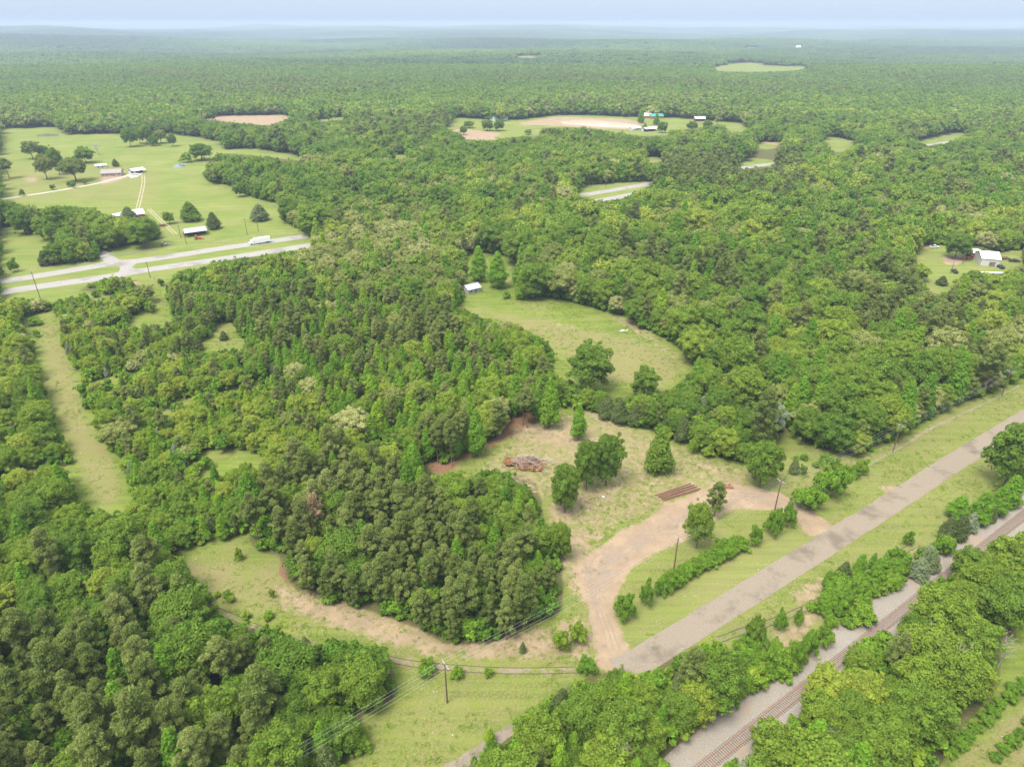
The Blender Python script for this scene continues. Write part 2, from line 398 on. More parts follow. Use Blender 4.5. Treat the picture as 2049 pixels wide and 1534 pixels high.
# ------------------------------------------------------------------ ground sheet
def build_ground():
    q = .0065
    us = np.arange(-1.0, 1.0001, q); us = np.concatenate([[-6, -3.5, -2.2, -1.6, -1.25], us, [1.25, 1.6, 2.2, 3.5, 6]])
    ys = [-400, -200, -60]; y = 20.
    while y < 1500: ys.append(y); y += q * (y + 60)
    while y < 28000: ys.append(y); y += 2.2 * q * (y + 60)
    ys.append(28000); ys = np.array(ys)
    sc = np.where(ys < 20, 150., ys + 60)
    X = us[None, :] * sc[:, None]; Y = np.repeat(ys[:, None], len(us), 1)
    Z = terrain(X, Y)
    nr, nc = X.shape
    V = np.stack([X, Y, Z], -1).reshape(-1, 3)
    i = np.arange(nr - 1)[:, None] * nc + np.arange(nc - 1)[None, :]
    F = np.stack([i, i + 1, i + nc + 1, i + nc], -1).reshape(-1, 4)
    rowy = Y.reshape(-1)[F[:, 0]]
    me = np_mesh('ground', V, F, ['ground_cover', 'far_canopy'], (rowy > 9000).astype(int))
    me.polygons.foreach_set('use_smooth', np.ones(len(F), bool))
    x, y = X.ravel(), Y.ravel()
    def mask(polys, k=2):
        r = np.zeros(x.shape, bool)
        for P in polys: r |= inpoly(x, y, G(P) if isinstance(P, list) else P)
        f = r.reshape(nr, nc).astype(float)
        for _ in range(k):
            f[1:-1] = (f[:-2] + f[1:-1] * 2 + f[2:]) / 4; f[:, 1:-1] = (f[:, :-2] + f[:, 1:-1] * 2 + f[:, 2:]) / 4
        return f.ravel()
    dirt = mask(DIRT, 1); dirt = np.maximum(dirt, .60 * mask(SOIL, 3)); dirt = np.maximum(dirt, .46 * mask([CLEAR], 3)); dry = .62 * mask(DRY, 4); dry = np.maximum(dry, .46 * mask(DRYISH, 3)); dry = np.maximum(dry, .52 * mask([CLEAR], 3))
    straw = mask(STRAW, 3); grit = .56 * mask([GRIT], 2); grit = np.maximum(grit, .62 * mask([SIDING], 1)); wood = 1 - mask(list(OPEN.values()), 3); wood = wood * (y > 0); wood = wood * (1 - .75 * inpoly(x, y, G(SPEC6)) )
    lawn = mask([OPEN[k] for k in ('pasture', 'left_field', 'highway', 'house_plot', 'pond_field', 'green_a', 'green_b', 'green_c', 'verge_mid', 'verge_right', 'verge_far', 'cleared_a', 'cleared_b', 'cleared_c', 'far_a', 'far_b', 'far_c', 'far_d')] + [VERGE], 2)
    a = me.attributes.new('cover', 'FLOAT_COLOR', 'POINT')
    a.data.foreach_set('color', np.stack([dirt, dry, straw, np.ones_like(dirt)], -1).astype(np.float32).ravel())
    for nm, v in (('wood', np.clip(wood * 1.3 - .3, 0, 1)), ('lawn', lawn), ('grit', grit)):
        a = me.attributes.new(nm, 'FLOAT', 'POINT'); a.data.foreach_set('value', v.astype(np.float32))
    ob = bpy.data.objects.new('ground', me); COL.objects.link(ob); tag(ob, kind='structure')

DRIVE = [(1188,1335),(1195,1300),(1185,1250),(1172,1205),(1155,1170),(1148,1140),(1165,1115),(1205,1092),(1240,1060),(1290,1042),(1330,1010),(1390,985),
         (1440,963),(1500,973),(1560,985),(1600,1008),(1640,1030),(1668,1052),(1628,1078),(1612,1068),(1600,1042),(1560,1022),(1480,1016),(1440,1030),(1400,1060),(1370,1082),
         (1300,1110),(1260,1142),(1238,1180),(1226,1222),(1236,1250),(1255,1290),(1262,1318),(1215,1345)]
DIRT = [DRIVE, [(205,372),(200,352),(240,344),(262,352)], [(45,358),(62,354),(78,358),(72,364),(55,366)],
        [(395,240),(444,232),(564,231),(590,234),(533,252),(490,247)],
        [(1040,246),(1110,234),(1250,238),(1280,246),(1285,260),(1190,257),(1120,252),(1040,250)],
        [(270,560),(283,562),(278,572),(262,568)], [(1895,512),(1930,508),(1925,528),(1900,532),(1880,520)], [(1840,490),(1885,490),(1880,496),(1842,497)],
        [(870,262),(930,258),(1000,266),(990,281),(930,279)], [(1745,975),(1795,972),(1785,985),(1750,982)], [(1530,283),(1568,287),(1560,292),(1530,288)]]
SOIL = [[(1120,1110),(1200,1085),(1180,1130),(1180,1220),(1140,1190),(1118,1150)],[(1085,1000),(1170,972),(1255,955),(1260,985),(1200,1020),(1130,1055),(1095,1050)], [(1020,860),(1110,822),(1165,848),(1215,880),(1170,905),(1080,890),(1020,885)],
        [(1150,795),(1250,850),(1330,870),(1290,880),(1180,850)], [(1380,905),(1480,940),(1470,960),(1400,950),(1360,925)], [(1100,1080),(1130,1050),(1190,1060),(1230,1060),(1200,1090),(1140,1105)],
        [(1360,1020),(1450,1020),(1420,1050),(1350,1075),(1300,1100),(1260,1130),(1260,1120),(1330,1060)],
        [(540,1160),(700,1205),(850,1255),(900,1290),(1060,1255),(1110,1260),(1150,1320),(1000,1325),(880,1320),(760,1290),(650,1255),(550,1215)],
        [(1310,1430),(1450,1330),(1640,1200),(1660,1215),(1560,1350),(1440,1440),(1370,1500)],
        [(1100,1230),(1180,1230),(1200,1300),(1170,1340),(1130,1300)], [(1560,1180),(1850,1080),(1850,1110),(1640,1250)],
        [(1000,605),(1110,640),(1200,660),(1130,660),(1030,625)], [(1205,625),(1280,640),(1380,730),(1370,745),(1290,680),(1230,645)],
        [(1560,860),(1720,915),(1800,880),(2049,760),(2049,775),(1800,900),(1720,935),(1600,890)]]
DRY = [[(60,640),(118,640),(160,751),(184,847),(239,919),(253,1000),(195,1025),(150,925),(109,843),(80,720)],
       [(880,600),(1100,640),(1300,680),(1380,735),(1345,778),(1180,770),(1115,700),(1000,645)],
       [(0,1100),(700,1130),(1100,1240),(1150,1320),(900,1310),(600,1240)], [(1880,1534),(2300,1200),(2300,1600)], [(1290,1600),(1349,1534),(1590,1340),(1700,1250),(1760,1210),(1750,1240),(1560,1400),(1400,1580)]]
DRYISH = [OPENPX['meadow_low'], OPENPX['parcel'], OPENPX['track_gap'], OPENPX['small_gap'], OPENPX['small_gap_b'], OPENPX['strip_left'], [(0,410),(330,400),(330,330),(0,330)]]
STRAW = [[(835,950),(840,895),(920,870),(1010,820),(1090,800),(1110,830),(1050,862),(985,893),(940,918),(885,950)], [(900,700),(1100,740),(1120,800),(1020,830),(850,900),(600,750)],
         [(560,1150),(590,1178),(700,1210),(830,1250),(900,1285),(1010,1275),(1060,1235),(900,1000),(600,950),(540,1050)], [(600,800),(640,760),(650,830)]]
VERGE = [(1225,1240),(1480,1110),(1590,1060),(1618,1080),(1340,1255),(1250,1300)]
CLEAR = [(930,960),(1000,880),(1110,815),(1300,868),(1480,930),(1590,960),(1480,975),(1390,990),(1240,1060),(1130,1100),(1090,1000)]
SPEC6 = [(-50,600),(560,555),(445,628),(640,830),(700,925),(600,940),(540,1020),(480,1080),(350,1100),(240,1030),(-50,1100)]
GRIT = [(1200,1310),(1200,1250),(1175,1205),(1160,1160),(1160,1130),(1200,1105),(1260,1080),(1310,1050),(1350,1020),(1400,998),(1450,985),(1500,985),(1555,997),(1590,1015),(1640,1052),(1620,1060),
        (1590,1030),(1540,1008),(1480,1003),(1420,1015),(1380,1040),(1340,1070),(1270,1110),(1225,1160),(1210,1210),(1215,1250),(1228,1300)]
SIDING = [(425,1207),(480,1232),(545,1260),(620,1284),(700,1302),(775,1311),(830,1321),(900,1329),(1000,1334),(1100,1335),(1150,1333),(1150,1348),(1100,1349),(1000,1349),(900,1343),(830,1336),(775,1326),(700,1317),(620,1300),(545,1276),(480,1249),(425,1224)]
build_ground()

def sheet(name, pts, m, z=.02, seg=None, kind='structure'):
    """flat polygon draped on level ground"""
    P = pts if isinstance(pts, np.ndarray) else G(pts)
    import bmesh
    bm = bmesh.new(); vs = [bm.verts.new((p[0], p[1], z)) for p in P]; f = bm.faces.new(vs)
    bmesh.ops.triangulate(bm, faces=[f])
    me = bpy.data.meshes.new(name); bm.to_mesh(me); bm.free()
    if me.polygons[0].normal.z < 0: me.flip_normals()
    me.materials.append(MATS[m]); o = bpy.data.objects.new(name, me); COL.objects.link(o)
    return tag(o, kind=kind)
def resample(P, step):
    P = np.asarray(P, float); d = np.r_[0, np.cumsum(np.hypot(*np.diff(P, axis=0).T))]
    # smooth the corners with a Catmull-Rom curve through the points
    T = np.arange(0, d[-1], step); out = []
    for tt in T:
        i = min(max(np.searchsorted(d, tt, 'right') - 1, 0), len(P) - 2)
        u = (tt - d[i]) / max(d[i + 1] - d[i], 1e-6)
        p0 = P[max(i - 1, 0)]; p1 = P[i]; p2 = P[i + 1]; p3 = P[min(i + 2, len(P) - 1)]
        m1 = (p2 - p0) / 2; m2 = (p3 - p1) / 2
        if i == 0: m1 = p2 - p1
        if i == len(P) - 2: m2 = p2 - p1
        out.append((2*u**3-3*u*u+1)*p1 + (u**3-2*u*u+u)*m1 + (-2*u**3+3*u*u)*p2 + (u**3-u*u)*m2)
    return np.array(out)
def frame(C):
    D = np.gradient(C, axis=0); D /= np.hypot(D[:, 0], D[:, 1])[:, None]
    return D, np.stack([D[:, 1], -D[:, 0]], -1)
def strip(name, C, w, m, z=.02, rag=.0, prof=None, kind='structure'):
    D, Nn = frame(C); V = []; F = []
    pr = prof or [(-w / 2, z), (w / 2, z)]; k = len(pr)
    for i, (c, n) in enumerate(zip(C, Nn)):
        for j, (o_, zz) in enumerate(pr):
            e = o_ + (rag * random.uniform(-1, 1) if j in (0, k - 1) else 0)
            V.append((c[0] + n[0] * e, c[1] + n[1] * e, zz))
    for i in range(len(C) - 1):
        for j in range(k - 1):
            a = i * k + j; F.append((a, a + 1, a + k + 1, a + k))
    o = mesh_obj(name, V, F, m); 
    me = o.data
    if me.polygons[0].normal.z < 0: me.flip_normals()
    return tag(o, kind=kind)

# county road by the parcel
rc = [( (a[0]+b_[0])/2, (a[1]+b_[1])/2 ) for a, b_ in [(gp(1349,1256),gp(1349,1303)),(gp(1595,1104),gp(1620,1131)),(gp(1700,1040),gp(1728,1064)),(gp(1793,981),gp(1831,996)),(gp(1861,938),gp(1909,941)),(gp(1974,879),gp(1985,900)),(gp(2049,822),gp(2049,856))]]
rc = [gp(1238,1343), rc[0], rc[3], rc[4], rc[6]]
rc.append((rc[-1][0] + (rc[-1][0]-rc[-2][0]) * 2.2, rc[-1][1] + (rc[-1][1]-rc[-2][1]) * 2.2))
strip('old_path', resample(G([(1045,1448),(1008,1468),(957,1503),(900,1540),(840,1580)]), 2), 2.3, 'asphalt_old', .025, .3)
ROADC = resample(rc, 2.0)
strip('county_road', ROADC, 6.6, 'asphalt_old', .03, .16)
# divided highway
n1 = G([(-160,590),(0,564),(100,548),(215,529),(300,519),(430,499),(540,483),(608,473),(720,455),(880,430),(1040,408),(1155,392),(1240,378),(1310,366),(1400,350),(1480,337),(1560,326),(1670,314),(1780,300),(1890,286),(2049,262)])
n2 = G([(-160,614),(0,585),(80,573),(200,556),(300,539),(425,521),(600,494),(760,468),(920,442),(1080,420),(1207,400),(1290,384),(1400,362),(1500,345),(1600,331),(1720,316),(1890,294),(2049,268)])
HW1 = resample(n1, 4); HW2 = resample(n2, 4)
strip('highway_north_lanes', HW1, 9.6, 'asphalt_pale', .03, .1)
strip('highway_south_lanes', HW2, 9.6, 'asphalt_pale', .03, .1)
for nm, C, w in (('lane_marking', HW1, 0), ('lane_marking', HW2, 0)):
    V = []; F = []; D, Nn = frame(C)
    for i in range(0, 160, 3):
        c, d, n = C[i], D[i], Nn[i]
        a = len(V); V += [(c[0]-n[0]*.08, c[1]-n[1]*.08, .036), (c[0]+n[0]*.08, c[1]+n[1]*.08, .036), (c[0]+n[0]*.08+d[0]*3, c[1]+n[1]*.08+d[1]*3, .036), (c[0]-n[0]*.08+d[0]*3, c[1]-n[1]*.08+d[1]*3, .036)]
        F.append((a, a+1, a+2, a+3))
    tag(mesh_obj(nm, V, F, 'white_wall'), kind='structure')
sheet('highway_crossover', [(212,531),(198,527),(222,517),(236,519),(252,522),(285,520),(272,528),(264,534),(272,538),(300,543),(262,549),(225,554),(236,545),(241,538),(238,533)], 'asphalt_pale', .025)
strip('side_road', resample(G([(232,528),(215,515),(195,503),(180,495),(160,470)]), 3), 7, 'asphalt_pale', .028, .1)
strip('farm_drive', resample(G([(-60,410),(20,396),(100,384),(190,368),(230,358),(262,350),(285,343)]), 4), 4.2, 'gravel_pale', .02, .3)
for s_ in (-1, 1):
    tr = resample(G([(286,350),(287,365),(281,395),(275,418)]), 3); D, Nn = frame(tr)
    strip('wheel_rut', tr + Nn * s_ * 1.0, .8, 'dirt_track', .02, .15)
    tr = resample(G([(298,418),(320,440),(345,463),(352,470)]), 3); D, Nn = frame(tr)
    strip('wheel_rut', tr + Nn * s_ * .9, .7, 'dirt_track', .02, .15)
sheet('drive_apron', [(253,350),(262,345),(276,343),(286,347),(275,354),(262,357)], 'gravel_pale', .024)
sheet('pond_water', [(1119,244),(1150,241),(1183,240),(1230,244),(1275,250),(1279,256),(1240,256),(1197,254),(1160,251),(1128,249)], 'muddy_water', .05)
sheet('pond_water', [(345,333),(352,329),(365,327),(374,328),(372,333),(360,336),(348,336)], 'pond_water', .05)
sheet('pond_water', [(72,271),(90,268),(117,268),(118,272),(100,273),(80,273)], 'pond_water', .05)

drv = resample(G([(1225,1335),(1213,1290),(1195,1235),(1180,1180),(1195,1130),(1250,1092),(1320,1050),(1390,1012),(1450,988),(1520,990),(1580,1012),(1630,1050)]), 1.5); Dd, Nd = frame(drv)
surf('rut_soil', (.165, .128, .095), (.215, .17, .128), 1.2)
for q_ in (-1.7, -.1, 1.0, 2.6):
    line = drv + Nd * (q_ + .5 * np.sin(np.arange(len(drv)) / (6. + q_) + q_))[:, None]; k_ = 3
    while k_ < len(line) - 12:          # ruts come and go along the drive
        n_ = random.randint(7, 20); strip('wheel_rut', line[k_:k_ + n_], .38, 'rut_soil', .02, .15); k_ += n_ + random.randint(3, 14)
# railway in use
rl = G([(1412,1534),(1594.5,1390),(1990,1076),(2049,1033)])
dA = (rl[2] - rl[0]); L = np.hypot(*dA); dA /= L
# least squares straight line through the sighted points
c0 = rl.mean(0); u_, s_, vt = np.linalg.svd(rl - c0); dA = vt[0] * np.sign(vt[0][1])
RA = c0 - dA * 130; RB = c0 + dA * 420
RAILC = np.array([RA + (RB - RA) * k / 275 for k in range(276)]); nA = np.array([dA[1], -dA[0]])
strip('ballast', RAILC, 8, 'ballast_stone', prof=[(-5.7, .015), (-4.3, .22), (-1.7, .32), (1.7, .32), (3.2, .05), (4.2, .015)], rag=.35)
def tie_mesh():
    mb = MB().box((0, 0, 0), (2.6, .23, .18)); return mb
def railway(root, C, spacing, rail_m, z, maxobj, gauge=1.51, jit=.02, skip=0., y_lo=50):
    D, Nn = frame(C); seg = np.r_[0, np.cumsum(np.hypot(*np.diff(C, axis=0).T))]
    for s in (-1, 1):
        P = C + Nn * s * gauge / 2; mb = MB(); V = []; F = []
        pr = [(-.07, z), (-.07, z + .03), (-.035, z + .04), (-.035, z + .16), (.035, z + .16), (.035, z + .04), (.07, z + .03), (.07, z)]
        for i, p in enumerate(P):
            for o_, zz in pr: V.append((p[0] + Nn[i][0] * o_, p[1] + Nn[i][1] * o_, zz))
        for i in range(len(P) - 1):
            for j in range(7): a = i * 8 + j; F.append((a, a + 1, a + 9, a + 8))
        mesh_obj('rail', V, F, rail_m, root)
    T = np.arange(0, seg[-1], spacing); pos = np.stack([np.interp(T, seg, C[:, 0]), np.interp(T, seg, C[:, 1])], -1)
    dd = np.stack([np.interp(T, seg, D[:, 0]), np.interp(T, seg, D[:, 1])], -1)
    vis = []
    for p, d in zip(pos, dd):
        px, py = to_px(p[0], p[1]); vis.append(-20 < px < 2070 and py < 1560)
    base = None; n = 0; rest = MB()
    for p, d, v in zip(pos, dd, vis):
        if random.random() < skip: continue
        rz = math.atan2(d[1], d[0]) - math.pi / 2 + random.uniform(-jit, jit); off = random.uniform(-.06, .06)
        if v and n < maxobj:
            if base is None: base = MB().box((0, 0, 0), (2.6, .23, .18)).build('sleeper', 'tie_wood', root); o = base
            else: o = base.copy(); COL.objects.link(o); o.parent = root
            o.location = (p[0] - d[1] * off, p[1] + d[0] * off, z - .07); o.rotation_euler = (0, 0, rz); n += 1
        else: rest.box((p[0], p[1], z - .07), (2.6, .23, .18), rz)
    if rest.V: tag(rest.build('sleepers_beyond', 'tie_wood', root), kind='stuff')
rw = empty('railway_track', (0, 0, 0), 0, 'rusty railway track with brown sleepers on pale ballast crossing the lower right corner', 'railway track')
railway(rw, RAILC, .52, 'rail_steel', .36, 290)
# disused siding that bends across the meadow
sw = empty('disused_siding', (0, 0, 0), 0, 'overgrown disused siding with dark rusty rails curving through the meadow grass', 'railway track')
railway(sw, resample(G([(400,1203),(425,1216),(480,1240),(545,1268),(620,1292),(700,1309),(775,1318),(830,1328),(900,1335),(1000,1341),(1100,1341),(1165,1339)]), 2), .9, 'old_rail', -.03, 150, skip=.75, jit=.08)
sw = empty('disused_siding', (0, 0, 0), 0, 'short remains of an old siding between the county road and the trackside thicket', 'railway track')
railway(sw, resample(G([(1440,1279),(1485,1262),(1540,1245),(1620,1212),(1700,1166),(1790,1112),(1840,1085)]), 2), .75, 'old_rail', 0, 120, skip=.3, jit=.06)

# ------------------------------------------------------------------ tree models
def ico(n=1):
    import bmesh
    bm = bmesh.new(); bmesh.ops.create_icosphere(bm, subdivisions=n, radius=1)
    V = np.array([v.co[:] for v in bm.verts]); F = np.array([[v.index for v in f.verts] for f in bm.faces]); bm.free(); return V, F
ICO1 = ico(1)
def cloud(lobes, n, size, rg, jit=.5, flat=1., core=.78, up=.25, vol=.0, aspect=1.):
    """ragged leaf clumps over the surface of a set of lobes, each lobe with a small dark heart"""
    c = np.array([l[:3] for l in lobes]); r = np.array([l[3] for l in lobes]); rz = r * flat
    p = r ** 2; p /= p.sum(); k = rg.choice(len(r), n, p=p)
    d = rg.normal(size=(n, 3)); d[:, 2] = np.where(rg.random(n) < .7, np.abs(d[:, 2]), d[:, 2]); d /= np.linalg.norm(d, axis=1)[:, None]
    rad = (1 - vol * rg.random(n) ** 2) * rg.normal(1, .07, n)
    P = c[k] + d * np.stack([r[k], r[k], rz[k]], -1) * rad[:, None]
    # drop what sits deep inside another lobe
    keep = np.ones(n, bool)
    for i in range(len(r)):
        q = (P - c[i]) / np.array([r[i], r[i], rz[i]]); keep &= ~((np.linalg.norm(q, axis=1) < .82) & (k != i))
    P, d = P[keep], d[keep]; n = len(P)
    nn = d + np.array([0, 0, up]) + rg.normal(size=(n, 3)) * jit; nn /= np.linalg.norm(nn, axis=1)[:, None]
    a = np.cross(nn, rg.normal(size=(n, 3))); a /= np.linalg.norm(a, axis=1)[:, None]; b_ = np.cross(nn, a)
    s = size * rg.uniform(.6, 1.35, n)[:, None]
    V = np.stack([P - a * s, P - b_ * s * .8 * aspect + nn * s * .2, P + a * s, P + b_ * s * .8 * aspect + nn * s * .15], 1)
    V += rg.normal(size=V.shape) * size * .18
    V = V.reshape(-1, 3); F = np.arange(n * 4).reshape(-1, 4); T = np.concatenate([F[:, [0, 1, 2]], F[:, [0, 2, 3]]])
    if core:
        iv, if_ = ICO1
        for i in range(len(r)):
            w = iv * np.array([r[i], r[i], rz[i]]) * core * rg.uniform(.85, 1.1, (len(iv), 1)) + c[i]
            T = np.concatenate([T, if_ + len(V)]); V = np.concatenate([V, w])
    return V, T
def dome_lobes(rg, R_, zc, hz, n, lr, low=-.45):
    L = [(0, 0, zc, R_ * .55)]
    g = math.pi * (3 - math.sqrt(5)); off = rg.random() * 6
    for i in range(n):
        z = low + (1 - low) * (i + .5) / n; q = math.sqrt(max(0, 1 - z * z)); a = g * i + off
        k = rg.uniform(.62, .86); l = lr * rg.uniform(.75, 1.25)
        L.append((math.cos(a) * q * R_ * k, math.sin(a) * q * R_ * k, zc + z * hz * k, l))
    return L
def sprigs(rg, L, n, lo, hi, r0, r1):
    """small leaf bunches that stand out of the crown's outline"""
    c = np.mean([l[:3] for l in L], 0); out = []
    for _ in range(n):
        x, y, z, r = L[rg.integers(1, len(L))]; d = np.array([x, y, z]) - c; d = d / max(np.linalg.norm(d), .1) + rg.normal(0, .35, 3)
        p = np.array([x, y, z]) + d * r * rg.uniform(lo, hi); out.append((p[0], p[1], max(.5, p[2]), rg.uniform(r0, r1)))
    return L + out
def broad(rg, lod):
    n = {0: 34, 1: 16, 2: 7}[lod]; L = dome_lobes(rg, 4.9, 7.0, 5.2, n, {0: 1.6, 1: 2.1, 2: 2.9}[lod], -.8)
    ax, ay, sh = rg.uniform(.86, 1.12), rg.uniform(.86, 1.12), rg.normal(0, .12)
    L = [(x * ax * rg.uniform(.85, 1.12) + sh * (z - 6), y * ay * rg.uniform(.85, 1.12), z * rg.uniform(.93, 1.06), r * rg.uniform(.7, 1.2)) for x, y, z, r in L]
    L = sprigs(rg, L, {0: 46, 1: 16, 2: 0}[lod], .6, 1.0, .4, .85)
    return cloud(L, {0: 12500, 1: 1900, 2: 240}[lod], {0: .2, 1: .46, 2: 1.05}[lod], rg, .65, .88, .74)
def oak(rg, lod):
    n = {0: 38, 1: 18, 2: 7}[lod]; L = dome_lobes(rg, 5.6, 6.2, 4.5, n, {0: 1.3, 1: 1.9, 2: 2.9}[lod], -.55)
    L = [(x * rg.uniform(.85, 1.12), y * rg.uniform(.85, 1.12), z, r * rg.uniform(.75, 1.2)) for x, y, z, r in L]
    L = sprigs(rg, L, {0: 40, 1: 12, 2: 0}[lod], .6, 1.0, .4, .8)
    return cloud(L, {0: 11500, 1: 1800, 2: 240}[lod], {0: .2, 1: .50, 2: 1.05}[lod], rg, .45, .8)
def gum(rg, lod):
    L = []; n = {0: 34, 1: 14, 2: 6}[lod]; g = 2.4
    for i in range(n):
        f = (i + .5) / n; z = 1.6 + 11.2 * f; q = 2.5 * (1 - f) ** .75 * (.6 + .4 * min(1, f * 6)) * rg.uniform(.75, 1.15); a = g * i + rg.uniform(-.4, .4)
        L.append((math.cos(a) * q * .72, math.sin(a) * q * .72, z, max(.45, (.62 + q * .38) * (1 if lod == 0 else 1.3))))
    L.append((0, 0, 13.1, .5)); L.append((0, 0, 12.2, .7))
    return cloud(L, {0: 6500, 1: 1200, 2: 170}[lod], {0: .19, 1: .42, 2: .85}[lod], rg, .5, 1.15)
def pine(rg, lod, low=3.4):
    L = []; n = {0: 60, 1: 24, 2: 7}[lod]
    for i in range(n):
        f = (i + .5) / n; z = low + (15.6 - low) * f; q = 3.7 * (1 - f ** 1.7) ** .8 * (.45 + .55 * min(1, f * 3)) * rg.uniform(.35, 1.25); a = 2.4 * i + rg.uniform(-.7, .7)
        L.append((math.cos(a) * q * .8, math.sin(a) * q * .8, z + q * .12, rg.uniform(.5, 1.0) * {0: 1, 1: 1.35, 2: 2.3}[lod]))
    L.append((0, 0, 15.6, .7))
    return cloud(L, {0: 10500, 1: 1900, 2: 220}[lod], {0: .24, 1: .5, 2: .95}[lod], rg, 1.1, .8, .6, .45, .25, .38)
def cedar(rg, lod):
    L = []; n = {0: 22, 1: 10, 2: 5}[lod]
    for i in range(n):
        f = (i + .5) / n; z = .7 + 6.1 * f; q = 2.3 * (1 - f) ** .85 * min(1, .75 + f * 2) * rg.uniform(.8, 1.1); a = 2.4 * i
        L.append((math.cos(a) * q * .6, math.sin(a) * q * .6, z, .5 + q * .42))
    L.append((0, 0, 6.9, .4))
    return cloud(L, {0: 4500, 1: 900, 2: 150}[lod], {0: .17, 1: .4, 2: .8}[lod], rg, .6, 1.3, .8, .4)
def shrub(rg, lod):
    n = {0: 12, 1: 7, 2: 4}[lod]; L = [(x * rg.uniform(.7, 1.2), y, max(.4, z * rg.uniform(.8, 1.25)), r * rg.uniform(.6, 1.2)) for x, y, z, r in dome_lobes(rg, 1.9, 1.5, 1.6, n, .75, -.3)]
    L = sprigs(rg, L, {0: 16, 1: 5, 2: 0}[lod], .6, 1.0, .22, .45)
    return cloud(L, {0: 2600, 1: 500, 2: 100}[lod], {0: .13, 1: .3, 2: .6}[lod], rg, .55, .95)
def trunk_mesh(rg, kind, lod):
    mb = MB()
    H_ = {'broad': 10, 'oak': 8.5, 'gum': 12.5, 'pine': 15.4, 'cedar': 6.4, 'shrub': 1.8, 'bare': 9}[kind]
    r0 = {'broad': .26, 'oak': .32, 'gum': .15, 'pine': .19, 'cedar': .13, 'shrub': .05, 'bare': .2}[kind]
    pts = [(rg.normal() * .12 * i, rg.normal() * .12 * i, H_ * i / 5) for i in range(6)]; pts[0] = (0, 0, -.3)
    mb.tube(pts, [r0 * (1.25 if i == 0 else 1 - .17 * i) for i in range(6)], 7 if lod == 0 else 4)
    nl = {'broad': 9, 'oak': 12, 'gum': 8, 'pine': 12, 'cedar': 0, 'shrub': 5, 'bare': 30}[kind] if lod == 0 else (4 if kind in ('broad', 'oak', 'pine') else 0)
    for i in range(nl):
        f = (.3 + .62 * i / max(1, nl)) if kind != 'pine' else (.38 + .55 * i / nl)
        if kind == 'shrub': f = .05
        z = H_ * f; a = 2.4 * i + rg.uniform(-.3, .3)
        l = {'broad': 4, 'oak': 4.6, 'gum': 1.7, 'pine': 2.8, 'cedar': 1, 'shrub': 1.3, 'bare': 3.6}[kind] * (1 - .45 * f) * rg.uniform(.7, 1.1)
        k = f * 5; i0 = min(int(k), 4); p = Vector(pts[i0]).lerp(Vector(pts[i0 + 1]), k - i0)
        rise = {'broad': .8, 'oak': .6, 'gum': .9, 'pine': .3, 'shrub': 1.2, 'bare': .8}.get(kind, .6)
        e = p + Vector((math.cos(a) * l, math.sin(a) * l, l * rise)); mm = p.lerp(e, .5) + Vector((rg.normal() * .2, rg.normal() * .2, -.15 * l * .5))
        mb.tube([p, mm, e], [r0 * .38, r0 * .25, r0 * .08], 4)
        if kind == 'bare':
            for _ in range(3):
                q = mm.lerp(e, rg.random()); e2 = q + Vector((rg.normal(), rg.normal(), abs(rg.normal()) * .8 + .3)) * l * .32
                mb.tube([q, q.lerp(e2, .5) + Vector((rg.normal() * .1,) * 3), e2], [r0 * .13, r0 * .09, r0 * .04], 3)
    return mb
KIND = {  # kind: builder, leaf, bark, native height, native radius, object name, category
 'broad': (broad, 'leaf_broad', 'bark', 12.6, 5.6, 'broadleaf_tree', 'tree'),
 'oak': (oak, 'leaf_oak', 'bark', 10.6, 6.0, 'oak_tree', 'tree'),
 'gum': (gum, 'leaf_gum', 'bark', 13.6, 2.9, 'sweetgum_tree', 'tree'),
 'pine': (pine, 'needle', 'pine_bark', 16.4, 3.9, 'pine_tree', 'pine tree'),
 'cedar': (cedar, 'cedar_leaf', 'bark', 7.3, 2.3, 'cedar_tree', 'cedar tree'),
 'shrub': (shrub, 'shrub_leaf', 'bark', 3.4, 2.3, 'shrub', 'shrub'),
}
NV = {0: 7, 1: 5, 2: 3}
CROWN = {}; TRUNK = {}
def joined(name, V, T, leaf, tm, bark):
    """crown and trunk in one mesh, for the many trees past the countable ones"""
    tv = np.array(tm.V); tf = []
    for f in tm.F:
        for i in range(1, len(f) - 1): tf.append((f[0], f[i], f[i + 1]))
    tf = np.array(tf) + len(V)
    return np_mesh(name, np.concatenate([V, tv]), np.concatenate([T, tf]), [leaf, bark], np.r_[np.zeros(len(T)), np.ones(len(tf))])
JOIN = {}
for kd, (fn, leaf, bark, h0, r0, nm, cat) in KIND.items():
    for lod in (0, 1, 2):
        for v in range(NV[lod]):
            rg = np.random.default_rng(hash((len(nm), lod * 7 + v)) % 99991 + v)
            V, T = fn(rg, lod, 7.6) if kd == 'pine' and lod == 0 and v >= NV[0] - 2 else fn(rg, lod); tm = trunk_mesh(rg, kd, lod)
            if lod == 0:
                CROWN[kd, v] = np_mesh(nm + '_crown', V, T, [leaf]); TRUNK[kd, v] = mesh_obj('trunk', tm.V, tm.F, bark, link=False).data
            JOIN[kd, lod, v] = joined(nm + '_far', V, T, leaf, tm, bark)

